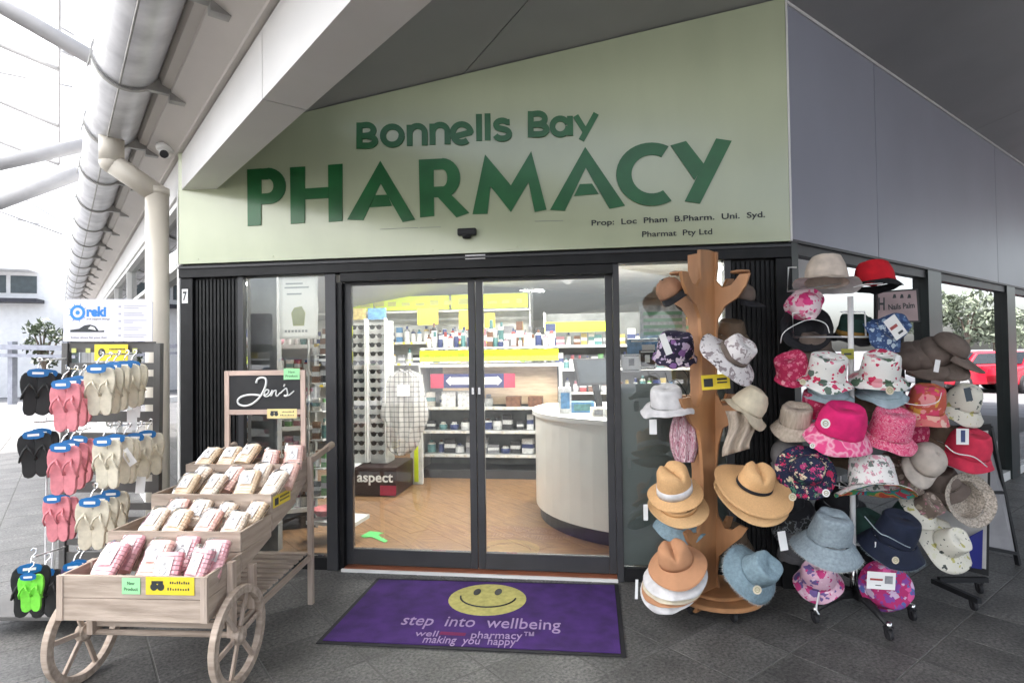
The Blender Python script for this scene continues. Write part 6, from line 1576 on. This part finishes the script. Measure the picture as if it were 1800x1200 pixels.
card('small white tag beside the right red leaf hat', 1577, 634, 3.3, 8, 20, .2); card('olive price card clipped to the carousel pole', 1490, 622, 3.5, 22, 18, 0, mat('olive_card', (.38, .36, .05), .6), [(M_ink, -.3, .3, -.1, .1)])
B('beige corduroy bucket hat beside the hot pink hat', 1398, 742, (-.05, .92, .4), M_sand, R=.128, rc=.085, rt=.078, h=.105, drop=.06, wave=.008, t=3.5)
B('small crimson patterned hat behind the hot pink hat', 1436, 715, (-.1, .9, .3), M_crim, R=.10, rc=.08, h=.10, t=3.55)
B('hot pink bucket hat with tie dyed brim and white disc', 1476, 755, (.05, .90, .43), M_hot, mb=M_hotd, R=.178, rc=.122, rt=.092, h=.15, drop=.07, wave=.010, t=3.36)
disc('round white tag on the hot pink bucket hat', 1451, 744, 3.16, .026, M_paper); disc('small pale tag left of the pink tie dyed brim', 1428, 783, 3.2, .015, M_paper)
B('pink line drawn rose bucket hat right of hot pink hat', 1562, 762, (.06, .90, .40), M_rose, mb=M_rose, R=.150, rc=.108, rt=.092, h=.145, drop=.05, wave=.010, t=3.42)
B('dark brown hat brim behind the rose hat', 1520, 712, (0, .9, .3), M_brownc, R=.12, h=.07, t=3.65)
cap('grey cap behind the dark festive hat', hatframe(1381, 800, 3.62, (-.3, .4, .8)), cloth('mid_grey_cloth', (.20, .19, .19)), r=.09)
t = B('dark festive hat with pleated multicoloured brim facing out', 1418, 828, (-.10, .45, .9), M_pleat, R=.158, rc=.088, rt=.07, h=.08, drop=.02, wave=.008, kw=18, t=3.36, name='pleated_hat')
disc('round cream tag under the pleated hat, left one', 1393, 873, 3.25, .022); disc('round white tag under the pleated hat, right one', 1452, 866, 3.25, .022, M_paper)
B('white flamingo bucket hat with rainbow coloured lining', 1536, 856, (.08, .90, -.34), M_flam, mb=M_flam, mu=M_rain, R=.195, rc=.120, rt=.095, h=.17, drop=.03, wave=.018, kw=2, t=3.34)
B('brown and pink printed hat tucked behind the flamingo hat', 1600, 825, (.4, .5, .6), M_brpink, R=.15, rc=.09, h=.08, drop=.05, t=3.62)
cap('pale beige cap between the pink rose and coral hats', hatframe(1625, 810, 3.50, (.20, .55, .75), -.7), M_cream if False else cloth('oat_cloth', (.56, .49, .43)), r=.105, h=.11, vis=.10)
B('orange and pink flowered bucket hat right of carousel', 1624, 718, (.05, .93, .36), M_orange, mb=M_orangeu, R=.14, rc=.098, rt=.075, h=.14, drop=.06, wave=.012, t=3.52, top_dent=-.01)
cord('pale cord round the orange flowered hat', [(1590, 708, 3.36), (1620, 712, 3.36), (1648, 706, 3.36), (1655, 690, 3.4)], .0025)
B('white daisy print cap shaped hat with a dark tag', 1690, 712, (.15, .85, .45), M_wflor, R=.135, rc=.092, rt=.06, h=.13, drop=.06, floppy=.01, t=3.65, top_dent=-.01)
card('dark tag on the white daisy print hat', 1702, 693, 3.46, 12, 24, -.2, mat('dark_slate_card', (.05, .07, .09), .6))
B('coral red bucket hat with a white cord and square tag', 1698, 795, (.08, .92, .36), M_coral, R=.150, rc=.115, rt=.085, h=.14, drop=.055, wave=.008, t=3.6)
card('white and blue square tag on the coral red hat', 1692, 767, 3.42, 22, 28, .03, M_paper, [(pmats[2], -.15, .2, -.35, .4)])
cord('white chin cord across the coral red hat', [(1662, 782, 3.44), (1680, 796, 3.42), (1712, 803, 3.42), (1735, 820, 3.44)], .0035)
t = B('basket woven straw hat shown hollow side out', 1700, 878, (-.15, -.25, -.92), M_weave, mu=M_weave, R=.165, rc=.115, rt=.09, h=.09, drop=.03, wave=.004, t=3.62, name='woven_hat')
B('brown and white flowered hat beside the woven hat', 1625, 893, (.3, .6, .6), M_brpink, mb=M_wflor, R=.12, rc=.07, h=.08, drop=.05, t=3.62)
B('white wide brim hat with sparse dark flowers low right', 1664, 955, (.25, .55, .80), M_wflor, R=.170, rc=.085, rt=.07, h=.10, drop=.025, wave=.012, t=3.55, name='wide_brim_hat')
B('grey washed denim bucket hat with frayed brim at the middle', 1457, 945, (.06, .94, .32), M_denimg, R=.182, rc=.108, rt=.088, h=.15, drop=.085, wave=.010, t=3.38, fringe=M_fray, crown_noise=.007)
B('black and grey patterned hat behind the grey denim hat', 1400, 925, (-.2, .8, .3), pattern('black_grey_print', [(.02, .02, .025), (.14, .15, .16), (.02, .02, .02)], 30), R=.14, rc=.09, h=.09, drop=.04, t=3.68)
B('dark green hat between the denim and navy hats', 1522, 925, (.1, .9, .3), M_dgreen, R=.13, rc=.09, h=.09, t=3.62)
B('navy blue frayed hat at the lower right of carousel', 1572, 945, (.12, .90, .40), M_navy, R=.172, rc=.108, rt=.09, h=.15, drop=.08, t=3.44, fringe=M_denimg, crown_noise=.006)
cord('grey frayed cord across the navy hat', [(1520, 907, 3.26), (1545, 935, 3.24), (1562, 943, 3.22), (1590, 958, 3.24), (1600, 962, 3.24)], .003, M_denimg)
B('charcoal grey cap hidden behind the pink purple hat', 1402, 962, (-.1, .9, .3), cloth('charcoal_cloth', (.10, .10, .11)), R=.11, rc=.09, h=.09, t=3.62)
B('small pink and purple hat with a hanging cord low left', 1438, 1015, (-.25, .75, .50), M_pinkpur, R=.128, rc=.09, rt=.07, h=.11, drop=.05, wave=.012, t=3.42)
cord('white cord hanging from the small pink purple hat', [(1440, 1040, 3.34), (1437, 1055, 3.34), (1435, 1070, 3.34), (1440, 1079, 3.34)], .005)
B('magenta and blue round hat with white card at the bottom', 1560, 1030, (.02, .25, .95), M_mag, R=.142, rc=.125, rt=.11, h=.06, drop=.03, wave=.004, t=3.38, top_dent=.004)
card('white card with red print on the magenta round hat', 1549, 1020, 3.20, 50, 30, .08, M_paper, [(pmats[0], -.4, .05, .0, .12), (pmats[8], .12, .4, -.15, .3), (M_ink, -.2, 0, -.3, -.25)])
disc('oval cream tag above the magenta round hat', 1574, 984, 3.26, .020)
for (px, py, lab, mm) in ((1505, 708, 'black hat in the gap left of the rose hat', M_blackc), (1500, 800, 'dark brown hat behind the pink hats', M_brownc), (1478, 880, 'charcoal hat behind the pole under the flamingo hat', M_blackc), (1600, 905, 'dark green hat between the navy and daisy hats', M_dgreen), (1600, 765, 'crimson hat behind the rose and orange hats', M_crim),
        (1385, 885, 'black hat behind the pleated hat', M_blackc), (1655, 850, 'taupe hat behind the beige cap', M_taupe), (1650, 770, 'brown hat behind the orange flowered hat', M_brownc), (1430, 610, 'grey hat behind the white parrot hat', M_taupe), (1515, 985, 'black hat under the navy hat', M_blackc)):
    B(lab, px, py, (hr.uniform(-.3, .3), .9, .3), mm, R=.14, rc=.095, h=.10, drop=.05, t=3.72)
# taupe visors in a row
for i, (px, py, t_, up, sp_, lab) in enumerate(((1600, 628, 3.75, (-.5, .5, .6), .6, 'leftmost of the row of taupe visors'), (1620, 626, 3.72, (-.35, .5, .7), .6, 'second taupe visor from the left'), (1642, 620, 3.68, (-.2, .5, .7), .5, 'third taupe visor from the left'), (1668, 612, 3.62, (.35, .7, .5), .9, 'rightmost taupe visor pointing its peak to the right'))):
    cap(lab, hatframe(px, py, t_, up, sp_), M_taupe, r=.10, h=.09, vis=.13, group='row of taupe caps')
card('white tag on the taupe caps', 1647, 643, 3.45, 9, 22, .2)

# ---- signs behind the carousel and by the walkway
def boardsign(name, label, c4, t, m, fr=.02, thick=.02, mf=None):
    o = thing(name, label, 'sign', V(*c4[0], t)); Mi = o.matrix_world.inverted()
    tl = t if isinstance(t, (tuple, list)) else [t]*4
    P = [V(c4[i][0], c4[i][1], tl[i]) for i in range(4)]
    return o, Mi, P
def quadboard(o, P, thick, m, name):
    n = (P[1]-P[0]).cross(P[3]-P[0]).normalized()
    if n.dot(CAM-P[0]) < 0: n = -n
    Mi = o.matrix_world.inverted(); b = MB(); Q_ = [p-n*thick for p in P]
    b.add([Mi @ p for p in P]+[Mi @ p for p in Q_], [(0,1,2,3),(7,6,5,4)]+[(k,k+4,(k+1)%4+4,(k+1)%4) for k in range(4)]); ob = b.build(name, m, o)
    bm = bmesh.new(); bm.from_mesh(ob.data); bmesh.ops.recalc_face_normals(bm, faces=bm.faces); bm.to_mesh(ob.data); bm.free(); return ob, n
np_ = thing('nails_palm_sign', 'pink poster board with black frame and dark print behind the blue hat', 'sign', V(1580, 540, 4.0))
P = [V(1540, 568, 4.0), V(1618, 566, 4.1), V(1614, 507, 4.1), V(1540, 512, 4.0)]
quadboard(np_, P, .02, M_black, 'poster_frame')
Pi = [P[0].lerp(P[2], .05), P[1].lerp(P[3], .05), P[2].lerp(P[0], .05), P[3].lerp(P[1], .05)]
_, n_ = quadboard(np_, [p+(CAM-p).normalized()*.006 for p in Pi], .004, mat('dusty_pink_card', (.46, .33, .33), .6), 'poster_face')
def ptext(s_, pa, pb, hpx, t, m, par, off=.02):
    a = V(pa[0], pa[1], t); c = V(pb[0], pb[1], t); up_ = V(pa[0], pa[1]-hpx, t); M = frame(a, c-a, y=(up_-a)); 
    text('lettering', s_, par.matrix_world.inverted() @ M, (c-a).length, (up_-a).length, m, par, off, .001)
ptext('Nails Palm', (1562, 545), (1608, 541), 10, 3.96, M_ink, np_)
ptext('H', (1544, 545), (1555, 545), 22, 3.93, M_ink, np_)
b = MB(); Mi = np_.matrix_world.inverted()
for px in (1572, 1585, 1598): p = Mi @ V(px, 521, 3.955); b.prism([(p.x-.012, p.z-.012), (p.x+.012, p.z-.010), (p.x+.008, p.z+.014), (p.x-.004, p.z+.016)], 0, .001, XZ(0, p.y, 0))
p = Mi @ V(1590, 558, 3.955); b.prism([(p.x-.01, p.z-.01), (p.x+.01, p.z-.01), (p.x+.01, p.z+.01), (p.x-.01, p.z+.01)], 0, .001, XZ(0, p.y, 0)); b.build('poster_symbols', M_ink, np_)
b = MB(); q = Mi @ V(1585, 568, 4.1); b.tube([q, Vec((q.x, q.y, -V(1580, 540, 4.0).z+.03))], .012, n=8); b.build('poster_pole', M_black, np_)

ps = thing('poster_stand', 'black framed rolling poster stand with blue and white picture behind the hats', 'sign', onz(1690, 1060))
Mi = ps.matrix_world.inverted()
P = [onz(1560, 1000), onz(1700, 1062)]
cA = V(1640, 988, 3.95); cB = V(1738, 1012, 3.80); cC = V(1742, 745, 3.80); cD = V(1640, 750, 3.95)
quadboard(ps, [cA, cB, cC, cD], .03, M_black, 'stand_frame')
Pi = [cA.lerp(cC, .045), cB.lerp(cD, .045), cC.lerp(cA, .045), cD.lerp(cB, .045)]; Pi = [p+(CAM-p).normalized()*.006 for p in Pi]
quadboard(ps, Pi, .004, mat('warm_white_print', (.62, .60, .58), .5), 'picture')
Pb = [V(1694, 995, 3.79), V(1726, 1000, 3.77), V(1728, 930, 3.77), V(1700, 945, 3.79)]
quadboard(ps, Pb, .002, mat('royal_blue_print', (.015, .02, .22), .5), 'blue_patch')
b = MB(); b.bar(Mi @ onz(1650, 1018, .09), Mi @ onz(1735, 1018, .09), .03, .03); b.bar(Mi @ onz(1640, 1020, .09), Mi @ onz(1722, 1056, .09), .03, .03); b.build('stand_foot', M_black, ps)
for px, py in ((1712, 1072), (1722, 1042)):
    q = Mi @ onz(px, py); castor(ps, q.x, q.y, .03)
af = thing('a_frame_board', 'grey a-frame board with black frame standing at the far right', 'sign', onz(1770, 985)); Mi = af.matrix_world.inverted()
def bars(o, name, m, r, *segs):
    b = MB()
    for p, q in segs: b.bar(Mi @ p, Mi @ q, r, r)
    b.build(name, m, o)
tA, tB_ = V(1718, 752, 4.1), V(1740, 750, 4.15); fA, fB = onz(1790, 992), onz(1742, 962)
q1, q2 = tB_, fA
bars(af, 'leg_frame', M_black, .028, (tB_, fA)); bars(af, 'leg_frame', M_black, .028, (tA, onz(1724, 1000)))
bars(af, 'cross_bar', M_black, .022, (V(1733, 962, 4.05), V(1786, 972, 4.1))); bars(af, 'cross_bar', M_black, .02, (V(1740, 865, 4.1), V(1763, 865, 4.1)))
quadboard(af, [V(1735, 960, 4.12), V(1784, 970, 4.17), V(1745, 760, 4.2), V(1730, 760, 4.12)], .006, mat('grey_board', (.30, .29, .30), .6), 'board_panel')
